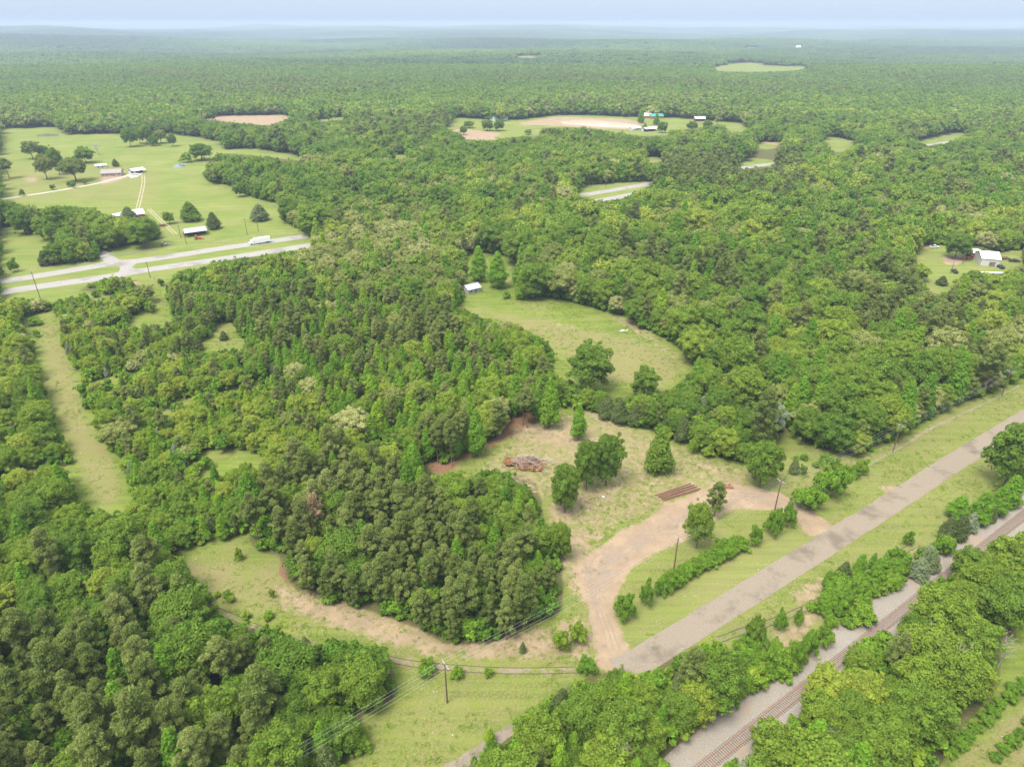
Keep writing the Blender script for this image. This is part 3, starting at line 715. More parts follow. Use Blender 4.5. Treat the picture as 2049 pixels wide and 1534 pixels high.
# ------------------------------------------------------------------ where the trees stand
SPEC = [  # region polygon, shares (broad, oak, gum, pine, cedar), height factor, crown spacing, phrase for labels
 ([(0,1290),(120,1300),(230,1275),(330,1225),(430,1232),(540,1300),(580,1400),(520,1620),(-300,1620),(-300,1290)], (.12,0,.05,.82,.01), 1.0, 3.4, 'of the lower left pine wood'),
 ([(560,1082),(540,1020),(600,940),(700,925),(860,1020),(1010,1150),(1070,1252),(1000,1295),(890,1295),(700,1218),(590,1185)], (.08,0,.03,.88,.01), .85, 3.1, 'of the pine stand above the siding'),
 ([(560,558),(445,628),(640,830),(800,990),(900,1050),(1000,900),(950,900),(1020,830),(1110,800),(1000,690),(760,620)], (.26,.06,.38,.29,.01), .76, 3.0, 'of the mixed wood behind the brush pile'),
 ([(760,940),(800,990),(900,1060),(1060,1250),(1130,1230),(1145,1080),(1090,1000),(1070,945),(950,940),(850,930)], (.48,0,.25,.24,.03), .74, 3.2, 'of the wood left of the dirt drive'),
 ([(1100,730),(1130,800),(1300,868),(1480,930),(1570,870),(1540,840),(1300,780)], (.4,.03,.12,.1,.35), .62, 2.9, 'of the hedgerow above the clearing'),
 ([(600,430),(600,560),(760,620),(930,600),(930,500),(900,430),(760,430)], (.22,.68,.05,.04,.01), .88, 4.6, 'of the pale grove left of the shed'),
 ([(-50,600),(560,555),(445,628),(640,830),(860,1020),(700,925),(600,940),(540,1020),(480,1080),(350,1100),(240,1030),(250,900),(120,700),(-50,600)], (.42,.03,.2,.22,.13), .55, 2.9, 'of the scrub right of the grass strip'),
 ([(-400,600),(60,620),(110,850),(160,1000),(200,1030),(230,1080),(-400,1050)], (.78,.06,.12,.02,.02), .72, 3.3, 'of the trees left of the grass strip'),
 ([(-400,1000),(240,1030),(350,1100),(432,1232),(330,1225),(230,1275),(120,1300),(-400,1290)], (.8,.02,.1,.07,.01), .85, 3.6, 'of the wood left of the siding'),
 ([(540,1260),(620,1290),(765,1300),(800,1370),(740,1490),(690,1640),(500,1640),(560,1400)], (.86,.0,.05,.06,.03), .9, 4.0, 'of the clump below the siding'),
 ([(1110,1380),(1262,1340),(1400,1285),(1575,1339),(1451,1424),(1340,1600),(900,1640),(960,1500)], (.84,.0,.10,.03,.03), .85, 3.6, 'of the clump between road and railway'),
 ([(2300,1000),(2049,1060),(1827,1188),(1670,1339),(1567,1448),(1400,1620),(1880,1620),(2008,1360),(2300,1100)], (.9,.02,.04,.02,.02), .95, 4.0, 'of the wood right of the railway'),
 ([(1320,330),(1600,330),(1600,430),(1330,400)], (.2,.1,.0,.7,.0), 1.0, 3.8, 'of the pine belt below the highway'),
 ([(1640,600),(1760,590),(1900,600),(1900,690),(1700,690)], (.35,.1,.0,.55,.0), 1.0, 3.8, 'of the pines below the house plot'),
 ([(930,400),(2300,330),(2300,760),(2049,755),(1800,870),(1560,900),(1390,740),(1200,620),(1040,600),(930,500)], (.66,.18,.08,.07,.01), 1.2, 4.3, 'of the forest beyond the meadow'),
 ([(560,560),(940,600),(1110,690),(1390,740),(1570,870),(1300,780),(1100,730),(760,620)], (.66,.1,.1,.08,.06), .82, 3.8, 'of the tree belt beside the meadow'),
 ([(0,380),(600,380),(640,470),(600,520),(420,540),(330,560),(0,600)], (.85,.05,.05,.03,.02), .95, 4.2, 'of the trees beside the highway crossing'),
]
SPECG = [(G(s[0]),) + tuple(s[1:]) for s in SPEC]
DEF = ((.62, .16, .06, .15, .01), 1.16, 4.6, 'of the forest beyond the highway')
KN = ['broad', 'oak', 'gum', 'pine', 'cedar']
def patch(x, y, s=60., o=0.):
    return .5 + .25 * (np.sin(x / s + 1.7 * np.sin(y / s * .8 + o)) + np.sin(y / s * 1.1 + 1.3 * np.sin(x / s * .7 + 2 + o)))
def crown_hits_open(x, y, z0, h, r):
    bad = is_open(x, y)
    for lx, ly, fz in ((0, 0, .97), (-.95, 0, .62), (.95, 0, .62), (0, -.9, .3), (-.62, 0, .87), (.62, 0, .87), (-.88, -.35, .35), (.88, -.35, .35)):
        z = z0 + fz * h; k = CH / np.maximum(CH - z, 5)
        bad |= is_open((x + lx * r) * k, (y + ly * r) * k)
    return bad
def scatter(y0, y1, spacing, umax, keepfn=None):
    ys = np.arange(y0, y1, spacing * .866); X = []; Y = []
    for i, yy in enumerate(ys):
        hw = umax * (yy + 60); xs = np.arange(-hw, hw, spacing) + (i % 2) * spacing / 2
        X.append(xs); Y.append(np.full(len(xs), yy))
    X = np.concatenate(X); Y = np.concatenate(Y)
    return X + rng.uniform(-.42, .42, len(X)) * spacing, Y + rng.uniform(-.42, .42, len(X)) * spacing
def species(X, Y):
    reg = np.full(len(X), -1)
    for i in range(len(SPECG) - 1, -1, -1): reg[inpoly(X, Y, SPECG[i][0])] = i
    K = np.zeros(len(X), int); HF = np.ones(len(X)); SPC = np.full(len(X), DEF[2])
    u = rng.random(len(X)); pat = patch(X, Y, 45)
    for i in range(-1, len(SPECG)):
        m_ = reg == i
        if not m_.any(): continue
        sh, hf, sp = (DEF[0], DEF[1], DEF[2]) if i < 0 else SPECG[i][1:4]
        sh = np.array(sh, float); w = np.repeat(sh[None], m_.sum(), 0)
        w[:, 3] *= (.25 + 1.6 * pat[m_]) if i >= 0 else 3.6 * patch(X[m_], Y[m_], 120, 2) ** 3; w[:, 0] *= 1.3 - .6 * pat[m_]; w[:, 1] *= .3 + 1.5 * patch(X[m_], Y[m_], 38, 3)
        w /= w.sum(1, keepdims=True); cum = np.cumsum(w, 1)
        K[m_] = (u[m_, None] > cum).sum(1).clip(0, 4); HF[m_] = hf; SPC[m_] = sp
    return reg, K, HF, SPC
H0 = np.array([KIND[k][3] for k in KN]); R0 = np.array([KIND[k][4] for k in KN])
# near woods: dart throwing so that crowns just touch
X, Y = scatter(30, 640, 2.6, .95)
reg, K, HF, SPC = species(X, Y)
sc = HF * rng.uniform(.6, 1.25, len(X)) * (.92 + .22 * patch(X, Y, 90, 5))
scx = sc * rng.uniform(.88, 1.12, len(X))
hh = H0[K] * sc; rr = R0[K] * scx
bad = crown_hits_open(X, Y, terrain(X, Y), hh, rr)
def gaps(X, Y, reg): return (reg == 6) & (patch(X, Y, 9, 2.5) > .72) | (reg == 2) & (patch(X, Y, 10, 1.5) > .86) | (reg == 7) & (patch(X, Y, 12, 4) > .84)
bad |= gaps(X, Y, reg)   # grassy gaps
order = rng.permutation(np.nonzero(~bad)[0])
cell = {}; keep = []
Xl, Yl, Rl, Sl = X.tolist(), Y.tolist(), rr.tolist(), SPC.tolist()
for i in order.tolist():
    x, y = Xl[i], Yl[i]; r = Rl[i] * .52; cx, cy = int(x // 8), int(y // 8); ok = True
    for a in (-1, 0, 1):
        for b_ in (-1, 0, 1):
            for (x2, y2, r2) in cell.get((cx + a, cy + b_), ()):
                if (x - x2) ** 2 + (y - y2) ** 2 < (r + r2) ** 2: ok = False; break
            if not ok: break
        if not ok: break
    if ok: cell.setdefault((cx, cy), []).append((x, y, r)); keep.append(i)
keep = np.array(keep)
BIAS = [.2, .3, .3, .25, .0, .15, .3, .3, .15, .1, 0, -.02, 0, 0, .1, .1, .05]
def tint_of(x, y, reg=None):
    b_ = np.zeros(len(x)) if reg is None else np.where(reg >= 0, np.array(BIAS + [0])[reg], 0)
    return np.clip(-.08 + .5 * patch(x, y, 33, 1) + .35 * patch(x, y, 150, 3) + rng.normal(0, .26, len(x)) + b_, 0, 1)
near = dict(x=X[keep], y=Y[keep], k=K[keep], s=sc[keep], sx=scx[keep], reg=reg[keep], t=tint_of(X[keep], Y[keep], reg[keep]))
# middle distance and far
def zone(y0, y1, sp, umax=.85):
    X, Y = scatter(y0, y1, sp, umax); reg, K, HF, SPC = species(X, Y)
    reg[:] = -1
    far = Y > 900
    K = np.where(far & (K == 4), 0, K)
    sc = HF * rng.uniform(.75, 1.25, len(X)); h = H0[K] * sc; r = R0[K] * sc
    gm = (K == 2) | (K == 3); sx = np.where(gm, sc * 1.35, sc)
    bad = crown_hits_open(X, Y, terrain(X, Y) * 0, h, r); ok = ~bad
    return dict(x=X[ok], y=Y[ok], k=K[ok], s=sc[ok], sx=sx[ok], reg=reg[ok], t=tint_of(X[ok], Y[ok]))
mid = zone(640, 2100, 7.9)
print('near', len(near['x']), 'mid', len(mid['x']))

# single trees that stand apart, sighted one by one: kind, foot x, foot y, top y, crown width, tint, label
Z1 = lambda x, y, a, b_: (x / 2.927 + a, y / 2.927 + b_)
HAND = [
 ('broad', 975, 262, 239, 26, .3, 'round tree on the left of the pair in the field before the muddy pond', None),
 ('broad', 998, 262, 241, 22, .1, 'darker tree on the right of the pair in the field before the muddy pond', None),
 ('broad', 1057, 270, 258, 16, .9, 'small yellow green tree on the field below the pond bank', None),
 ('gum', 1282, 246, 218, 16, .4, 'tall slim tree left of the red building beyond the pond', None),
 ('gum', 1313, 250, 227, 15, .4, 'slim tree in front of the green roofed red barn', None),
 ('broad', 1325, 266, 243, 22, .2, 'round tree right of the pavilion below the pond', None),
 ('broad', 927, 270, 252, 16, .3, 'tree at the left end of the bare brown field', None),
 ('broad', 938, 256, 242, 24, .3, 'low tree on the upper edge of the bare brown field', None),
 ('cedar', 1290, 262, 247, 12, .5, 'small dark cedar between the shed and pavilion by the pond', None),
 ('broad', 1385, 262, 243, 24, .3, 'round tree on the field below the lone open shelter', None),
 ('broad', 1415, 262, 240, 22, .2, 'dark tree on the field right of the lone open shelter', None),
 ('broad', 1130, 1025, 929, 64, .25, 'airy round tree on one thin bare trunk above the dirt drive', 'open'),
 ('broad', 1173, 980, 881, 58, .15, 'left tree of the close pair standing right of the brush pile', None),
 ('broad', 1212, 970, 867, 66, .08, 'wide darker tree, right one of the pair right of the brush pile', None),
 ('cedar', 1316, 943, 858, 56, .35, 'dense egg shaped dark green tree alone in the parcel clearing', 'bright'),
 ('gum', 1157, 880, 808, 34, .5, 'slim pale green sapling on a bare trunk above the brush pile', None),
 ('gum', 954, 912, 818, 40, .45, 'tall bright green cone shaped tree at the right end of the pine stand', None),
 ('pine', 1046, 850, 775, 46, .3, 'tall pine with bare trunk on orange straw, left of two', None),
 ('pine', 1054, 856, 774, 44, .4, 'tall pine with bare trunk on orange straw, right of two', None),
 ('gum', 1075, 840, 772, 28, .4, 'thin green tree right of the tall bare trunked pines', None),
 ('gum', 1099, 854, 756, 46, .6, 'broad light green sapling at the end of the pine row on straw', None),
 ('pine', 995, 876, 800, 60, .5, 'full crowned pine on the edge of the pale bare soil', None),
 ('broad', 1520, 973, 884, 74, .2, 'big round dark green tree behind the rusty scrap at the loop drive', None),
 ('pine', 1429, 1033, 963, 50, .3, 'dull green tree inside the bend of the loop drive, behind a maple', None),
 ('broad', 1393, 1096, 1001, 58, .62, 'bright green bushy tree inside the loop of the dirt drive', None),
 ('shrub', 1574, 1055, 1011, 32, .4, 'tallest bush at the right end of the hedge by the drive', None),
 ('shrub', 1544, 1072, 1021, 35, .45, 'second bush from the right end of the hedge by the drive', None),
 ('shrub', 1508, 1089, 1053, 30, .5, 'rounded bush standing free beside the gap in the drive hedge', None),
 ('shrub', 1248, 1237, 1192, 46, .4, 'biggest bush at the left end of the hedge by the drive', None),
 ('shrub', 1292, 1212, 1168, 32, .35, 'upright pointed bush second from the left end of the drive hedge', None),
 ('shrub', 1320, 1190, 1158, 30, .45, 'rounded bush third from the left end of the drive hedge', None),
 ('shrub', 1612, 1018, 975, 62, .5, 'wide low bush at the right outside edge of the loop drive', None),
 ('shrub', 1657, 993, 935, 66, .5, 'largest spreading bush between the loop drive and the county road', None),
 ('cedar', 1588, 946, 918, 22, .5, 'small upright cedar on the grass right of the round dark tree', None),
 ('shrub', 1606, 950, 930, 16, .3, 'tiny bush next to the small cedar right of the round dark tree', None),
 ('shrub', 1721, 949, 920, 28, .7, 'pale green round bush near the top corner of the parcel', None),
 ('shrub', 1670, 942, 917, 18, .6, 'small narrow bush behind the largest spreading bush', None),
 ('shrub', 1416, 913, 894, 28, .95, 'small yellow green bush on the clearing below the hedgerow', None),
 ('shrub', 1387, 906, 874, 24, .7, 'upright light bush below the hedgerow left of the yellow bush', None),
 ('cedar', 1363, 884, 830, 30, .2, 'dark cedar at the front of the hedgerow above the yellow bush', None),
 ('cedar', 1214, 834, 795, 38, .15, 'dark cedar at the left end of the hedgerow above the clearing', None),
 ('cedar', 1240, 845, 800, 36, .1, 'second dark cedar from the left in the hedgerow above the clearing', None),
 ('cedar', 1268, 850, 808, 34, .15, 'third dark cedar from the left in the hedgerow above the clearing', None),
 ('broad', 1300, 856, 808, 40, .1, 'low dark broadleaf tree in the hedgerow above the egg shaped tree', None),
 ('oak', 1533, 881, 806, 58, 0, 'grey green rounded tree at the corner of the forest edge', 'grey'),
 ('broad', 1708, 912, 862, 46, .95, 'small yellow green tree in front of the forest near the road pole', None),
 ('broad', 2008, 974, 850, 98, .15, 'large round dark tree at the right edge beside the county road', None),
 ('cedar', 1892, 1076, 1034, 32, .1, 'dark cedar at the left end of the tree row along the ballast', None),
 ('cedar', 1914, 1080, 1028, 32, .05, 'olive cedar second from the left in the tree row along the ballast', None),
 ('cedar', 1938, 1062, 1025, 27, .9, 'blue green cedar in the middle of the tree row along the ballast', None),
 ('gum', 1913, 1036, 992, 46, .45, 'light green tree behind the cedars at the left of the ballast row', None),
 ('gum', 1954, 1048, 984, 44, .4, 'tall green tree in the middle of the tree row along the ballast', None),
 ('cedar', 1978, 1042, 1012, 26, .1, 'low dark cedar right of the tallest tree of the ballast row', None),
 ('gum', 1991, 1031, 972, 42, .35, 'green tree near the right end of the tree row along the ballast', None),
 ('gum', 2014, 1013, 951, 48, .4, 'last full green tree at the right end of the ballast row', None),
 ('shrub', 1889, 1112, 1076, 34, .5, 'round green bush on the ballast edge below the dark cedars', None),
 ('cedar', 1853, 1122, 1092, 38, .8, 'blue green cedar bush at the upper end of the trackside thicket', None),
 ('shrub', 1814, 1090, 1064, 22, .5, 'small upright bush on the verge above the trackside thicket', None),
 ('cedar', 1684, 1165, 1124, 33, .1, 'dark round cedar at the top left of the trackside thicket', None),
 ('gum', 1716, 1152, 1107, 29, .4, 'upright green sapling next to the dark round cedar in the thicket', None),
 ('gum', 1745, 1178, 1115, 36, .45, 'tall pointed sapling in the middle of the trackside thicket', None),
 ('cedar', 1834, 1156, 1116, 42, .75, 'wide blue green cedar at the ballast edge of the thicket', None),
 ('cedar', 1856, 1138, 1098, 40, .6, 'second wide blue green cedar at the ballast edge, further back', None),
 ('broad', 1506, 1296, 1236, 40, .35, 'dense upright tree beside the old siding near the road end', None),
 ('shrub', 1557, 1261, 1221, 29, .5, 'oval bush beside the old siding, left of a smaller one', None),
 ('shrub', 1595, 1252, 1222, 21, .6, 'smallest oval bush standing free beside the old siding', None),
 ('shrub', 1646, 1292, 1256, 41, .55, 'round bush on the ballast edge below the siding', None),
 ('shrub', 1615, 1316, 1266, 42, .5, 'taller bush left of the round bush on the ballast edge', None),
 ('shrub', 1588, 1338, 1289, 35, .45, 'bushy sapling at the ballast edge near the railway bend in the trees', None),
 ('broad', 1180, 782, 690, 92, .12, 'wide dark tree standing in the lower part of the upper meadow', None),
 ('broad', 1288, 792, 735, 56, .3, 'round tree at the lower tip of the upper meadow', None),
 ('gum', 958, 562, 492, 40, .55, 'left of two tall trees behind the grey shed', None),
 ('gum', 996, 576, 503, 44, .5, 'right of two tall trees behind the grey shed', None),
 ('shrub', 1013, 597, 582, 17, .6, 'small bush on the mown grass right of the grey shed', None),
 ('pine', 19, 357, 316, 34, .2, 'lone pine at the left edge of the farm pasture', None),
 ('broad', 263, 294, 254, 32, .15, 'first dark tree on the left of the clump in the upper pasture', None),
 ('broad', 281, 287, 251, 22, .2, 'second tree of the clump in the upper pasture, slim', None),
 ('broad', 295, 289, 249, 32, .3, 'tallest tree of the clump in the upper pasture', None),
 ('broad', 308, 292, 272, 20, .1, 'low dark tree under the clump in the upper pasture', None),
 ('oak', 323, 287, 260, 30, .3, 'pale tree of the clump in the upper pasture', None),
 ('broad', 346, 293, 266, 20, .3, 'last tree on the right of the clump in the upper pasture', None),
 ('oak', 66, 318, 282, 36, .1, 'leaning open crowned tree in the upper left pasture', None),
 ('broad', 88, 315, 290, 24, .1, 'small dark tree right of the leaning open crowned one', None),
 ('oak', 95, 359, 311, 38, .3, 'pale open tree at the left of the farmhouse grove', None),
 ('broad', 120, 350, 292, 30, .25, 'tall green tree in the middle of the farmhouse grove', None),
 ('oak', 153, 363, 316, 56, .0, 'wide dark oak in front of the farmhouse', None),
 ('broad', 172, 326, 294, 38, .35, 'bright tree behind the farmhouse grove', None),
 ('cedar', 232, 333, 318, 14, .1, 'small dark round tree behind the farmhouse roof', None),
 ('broad', 404, 321, 287, 48, .05, 'dark spreading tree above the small farm pond', None),
 ('shrub', 374, 325, 306, 24, .8, 'pale bush left of the dark tree above the farm pond', None),
 ('shrub', 106, 380, 369, 12, .1, 'round dark bush nearest the middle of the farm drive', None),
 ('shrub', 46, 392, 379, 11, .1, 'round dark bush near the left end of the farm drive', None),
 ('shrub', 139, 374, 364, 11, .1, 'left bush of the pair on the farm drive verge', None),
 ('shrub', 148, 376, 364, 12, .1, 'right bush of the pair on the farm drive verge', None),
 ('shrub', 171, 369, 359, 11, .1, 'round dark bush below the wide dark oak', None),
 ('cedar', 383, 442, 404, 41, .25, 'wide round tree alone in the pasture above the open white shed', 'bright'),
 ('broad', 340, 448, 423, 23, .4, 'small round green tree left of the wide round pasture tree', None),
 ('cedar', 429, 458, 425, 28, .05, 'dark pointed cedar in the pasture right of the white shed', None),
 ('cedar', 521, 441, 409, 38, .6, 'grey green cedar in the pasture near the highway poles', None),
 ('broad', 579, 446, 395, 42, .2, 'round dark tree at the wood corner above the highway', None),
 ('broad', 634, 467, 405, 82, .35, 'large bright spreading tree above the highway at the wood corner', None),
 ('broad', 481, 394, 365, 25, .2, 'small tree beside the white camper at the wood edge', None),
 ('cedar', 91, 532, 502, 22, .1, 'dark cedar at the left of the roadside clump by the highway', None),
 ('broad', 113, 529, 488, 40, .1, 'dark tree in the middle of the roadside clump by the highway', None),
 ('broad', 154, 522, 474, 46, .35, 'rounded green tree at the right of the roadside clump by the highway', None),
 ('shrub', 29, 544, 520, 22, .1, 'dark bush in the corner of the left hay field', None),
 ('shrub', 5, 549, 537, 10, .1, 'tiny dark bush on the left edge near the highway', None),
 ('broad', 14, 452, 396, 46, .15, 'leftmost tree of the row above the left hay field', None),
 ('broad', 52, 468, 412, 52, .1, 'second tree of the row above the left hay field', None),
 ('broad', 96, 480, 432, 44, .5, 'lighter third tree of the row above the left hay field', None),
 ('broad', 128, 486, 412, 58, .2, 'tall fourth tree of the row above the left hay field', None),
 ('broad', 150, 450, 414, 44, .2, 'tree behind the row at the side road yard', None),
 ('broad', 190, 470, 430, 50, .4, 'leafy tree over the left yard building', None),
 ('broad', 218, 500, 448, 52, .45, 'bright tree in front of the yard house', None),
 ('broad', 246, 462, 434, 48, .4, 'leafy tree behind the yard house roof', None),
 ('broad', 290, 494, 434, 68, .35, 'largest round tree of the fenced yard by the highway', None),
 ('cedar', 259, 440, 414, 32, .55, 'grey green cedar in front of the red barn', None),
 ('shrub', 324, 572, 558, 14, .1, 'small dark bush by the dirt turnoff south of the highway', None),
 ('oak', 292, 606, 572, 44, .3, 'pale feathery tree below the highway crossing', None),
 ('shrub', 72, 650, 636, 28, .5, 'low spreading bush in the top of the left grass strip', None),
 ('shrub', 75, 674, 660, 15, .6, 'small bush in the left grass strip below the spreading one', None),
 ('cedar', 449, 680, 662, 18, .1, 'small dark cedar on the little gap left of the wood corner', None),
 ('cedar', 397, 701, 676, 24, .05, 'olive cedar at the lower edge of the little gap', None),
 ('broad', 1910, 517, 465, 55, .15, 'round shade tree on bare soil in the house plot', None),
 ('oak', 1966, 506, 464, 42, .95, 'pale yellow green tree behind the white roofed barn', None),
 ('cedar', 1883, 570, 552, 22, .1, 'small dark cedar in front of the house plot', None),
 ('broad', 1828, 560, 528, 50, .8, 'bright yellow green tree at the lower left of the house plot', None),
 ('shrub', 546, 1196, 1178, 13, .9, 'bright little bush alone in the meadow left of the pine stand', None),
 ('shrub', 480, 1120, 1098, 18, .8, 'small light bush at the top of the siding meadow', None),
 ('cedar', 502, 1302, 1268, 28, .3, 'dark conical cedar just below the siding', None),
 ('cedar', 616, 1314, 1274, 28, .5, 'grey green cedar below the siding, left of the big tree', None),
 ('shrub', 855, 1348, 1326, 40, .4, 'leafy bush on the rails left of the meadow pole', None),
 ('shrub', 916, 1354, 1336, 28, .6, 'low bush just right of the meadow pole', None),
 ('shrub', 978, 1352, 1338, 20, .6, 'small bush beside the rails right of the meadow pole', None),
 ('shrub', 1175, 1342, 1322, 44, .1, 'dark bush at the lower tip of the parcel by the drive', None),
 ('shrub', 1120, 1300, 1262, 38, .9, 'bright yellow green thicket left of the drive mouth, left part', None),
 ('shrub', 1156, 1284, 1248, 40, .95, 'bright yellow green thicket left of the drive mouth, right part', None),
 ('gum', 1064, 1240, 1184, 34, .3, 'bright leafy sapling at the front corner of the parcel wood', None),
 ('broad', 1120, 1120, 1046, 46, .45, 'bright bushy tree overhanging the left side of the dirt drive', None),
 ('cedar', 1046, 1304, 1284, 14, .4, 'tiny cedar beside the white rag near the siding', None),
 ('gum', 980, 1486, 1456, 24, .9, 'small yellow green sapling beside the old road remnant', None),
]
PINES = [(850,908,835),(877,926,842),(886,926,836),(894,922,830),(904,932,838),(917,912,828),(889,906,826),(862,898,822),(930,900,818),(905,896,815)]
hedge = [(1479,1096,24,12),(1463,1104,22,11),(1448,1112,28,18),(1432,1121,22,14),(1418,1128,20,13),(1402,1137,20,12),(1388,1144,19,12),(1373,1152,22,14),(1358,1163,20,14),(1344,1173,24,20),(1333,1181,22,18)]

placed = {k: [] for k in KIND}
COUNTS = {}
def place(kd, x, y, s, sx, tint, label, group=None, var=None, rz=None, leaf=None):
    fn, lf, bark, h0, r0, nm, cat = KIND[kd]; v = random.randrange(NV[0]) if var is None else var
    o = empty(nm, (x, y, 0), random.uniform(0, 6.28) if rz is None else rz, label, cat, group)
    o.scale = (sx, sx, s)
    cm = CROWN[kd, v]
    if leaf:
        key = (kd, v, leaf)
        if key not in CROWN: CROWN[key] = cm.copy(); CROWN[key].materials[0] = MATS[leaf]
        cm = CROWN[key]
    c = bpy.data.objects.new('crown', cm); COL.objects.link(c); c.parent = o; c['tint'] = float(tint)
    t_ = bpy.data.objects.new('trunk', TRUNK[kd, v]); COL.objects.link(t_); t_.parent = o; t_['tint'] = .5
    COUNTS[kd] = COUNTS.get(kd, 0) + 1
    return o
def sight(kd, bx, by, ty, w, tint, label, mode=None, group=None, var=None):
    x, y = gp(bx, by); h = max(1.0, height_at(bx, ty, y)); r = w / 2 / FPX * depth(y)
    fn, lf, bark, h0, r0, nm, cat = KIND[kd]
    leaf = {'bright': 'leaf_broad', 'grey': 'cedar_leaf'}.get(mode)
    return place(kd, x, y, h / h0, r / r0, 1.0 if mode == 'grey' else tint, label, group, leaf=leaf, var=var)
for a in HAND: sight(*a, var=NV[0] - 1 if 'bare trunk' in a[6] and a[0] == 'pine' else None)
for bx, by, ty in PINES:
    sight('pine', bx, by, ty, 42, random.uniform(.2, .6), 'pine with a bare reddish trunk in the stand left of the brush pile', None, 'bare trunked pines at the left edge of the clearing', var=NV[0] - 1 - random.randrange(2))
hedge += [((a[0] + b_[0]) / 2, (a[1] + b_[1]) / 2, (a[2] + b_[2]) / 2, (a[3] + b_[3]) / 2) for a, b_ in zip(hedge, hedge[1:])]
for i, (bx, by, w, hpx) in enumerate(hedge):
    sight('shrub', bx, by, by - hpx - 9, w + 16, .45, 'low leafy bush in the middle run of the hedge along the drive', None, 'hedge bushes along the loop drive')
# trackside thickets
def thicket(P, n, smin, smax, label, group, kd='shrub', tl=.3, th=.7):
    P = G(P); x0, y0 = P.min(0); x1, y1 = P.max(0); k = 0; out = []
    while k < n:
        x, y = random.uniform(x0, x1), random.uniform(y0, y1)
        if inpoly(np.array([x]), np.array([y]), P)[0]:
            s = random.uniform(smin, smax); place(kd, x, y, s, s * random.uniform(.8, 1.1), random.uniform(tl, th), label, group); k += 1
thicket([(1622,1222),(1640,1178),(1690,1160),(1740,1150),(1825,1120),(1815,1145),(1790,1175),(1760,1200),(1712,1258),(1684,1275),(1645,1245)], 46, .6, 1.5, 'leafy bush in the dense thicket between siding and ballast', 'bushes of the trackside thicket')
thicket([(1640,1178),(1690,1150),(1825,1115),(1790,1175),(1712,1250),(1645,1240)], 14, .3, .48, 'sapling', 'pointed saplings of the trackside thicket', kd='gum')
thicket([(1480,1308),(1530,1290),(1575,1295),(1600,1310),(1570,1345),(1525,1375),(1460,1400),(1440,1360)], 40, .7, 1.6, 'bush in the scrub at the foot of the trees by the ballast bend', 'scrub bushes by the ballast bend')
thicket([(1830,1120),(1880,1090),(1900,1100),(1850,1135)], 7, .7, 1.2, 'bush in the gap of the tree row along the ballast', 'bushes in the ballast tree row')
thicket([(640,1480),(690,1450),(740,1460),(720,1534),(650,1600),(560,1600)], 16, .7, 1.2, 'weedy bush under the slack wires near the bottom edge', 'bushes under the wires')
thicket([(420,1195),(450,1190),(480,1215),(590,1250),(560,1262),(470,1235),(430,1225)], 9, .3, .6, 'low bush growing beside the rails of the old siding', 'low bushes beside the old siding', tl=.5, th=.9)
thicket([(1640,925),(1700,935),(1720,960),(1650,950),(1580,930),(1590,910)], 9, .5, .9, 'small bush in the rough grass behind the spreading bushes', 'small bushes by the parcel corner')
# planted rows in the bottom right field
row0 = [gp(1905,1560), gp(2140,1330)]; dv = np.array(row0[1]) - np.array(row0[0]); Lr = np.hypot(*dv); dv /= Lr; nv = np.array([dv[1], -dv[0]])
for r_ in range(7):
    for k in range(-5, 22):
        p = np.array(gp(1902, 1545)) + dv * (k * 3.1 + random.uniform(-.3, .3)) + nv * (r_ * 5.2 - 2 + random.uniform(-.25, .25))
        px, py = to_px(*p)
        if px > 2120 or py > 1570 or not inpoly(np.array([p[0]]), np.array([p[1]]), OPEN['crop_rows'])[0] or random.random() < .12: continue
        s = random.uniform(.55, .8); place('shrub', p[0], p[1], s * .8, s, random.uniform(.15, .5), 'round bush planted in rows in the lower right field', 'round bushes planted in rows')

GROUPED = {'pointed saplings of the trackside thicket': 'pointed sapling, %(w)s%(r)s of the thicket between siding and ballast',
 'bare trunked pines at the left edge of the clearing': 'bare trunked pine, %(w)s%(r)s in the stand left of the brush pile',
 'hedge bushes along the loop drive': 'low leafy bush, %(w)s%(r)s in the hedge along the drive',
 'bushes of the trackside thicket': 'leafy bush, %(w)s%(r)s of the thicket between siding and ballast',
 'scrub bushes by the ballast bend': 'scrub bush, %(w)s%(r)s below the trees by the ballast',
 'bushes in the ballast tree row': 'bush, %(w)s%(r)s in the gap of the tree row along the ballast',
 'bushes under the wires': 'weedy bush, %(w)s%(r)s under the wires near the bottom edge',
 'low bushes beside the old siding': 'low bush, %(w)s%(r)s beside the rails of the old siding',
 'small bushes by the parcel corner': 'small bush, %(w)s%(r)s behind the spreading bushes by the road',
 'round bushes planted in rows': 'round planted bush, %(w)s%(r)s of the lower right field'}
# woods: the largest of each kind one by one, the rest as stuff
LODV = 0
stuff_pts = {(k, l): [] for k in KN for l in (0, 1, 2)}
pxn, pyn = to_px(near['x'], near['y'], 6)
inframe = (pxn > -40) & (pxn < 2090) & (pyn > 0) & (pyn < 1600)
size = np.where(inframe, H0[near['k']] * near['s'] / depth(near['y']), 0)
single = np.zeros(len(size), bool)
for ki, kd in enumerate(KN):
    room = 296 - COUNTS.get(kd, 0); idx = np.nonzero((near['k'] == ki) & (size > 0))[0]; idx = idx[np.argsort(-size[idx])][:room]; single[idx] = True
TONE = {'broad': ('dark', 'green', 'yellowish'), 'oak': ('olive', 'pale', 'cream'), 'gum': ('green', 'bright', 'lime'), 'pine': ('dark', 'dull', 'pale'), 'cedar': ('dark', 'olive', 'greyish')}
WORD = {'broad': 'broadleaf tree', 'oak': 'oak', 'gum': 'sweetgum', 'pine': 'pine', 'cedar': 'cedar'}
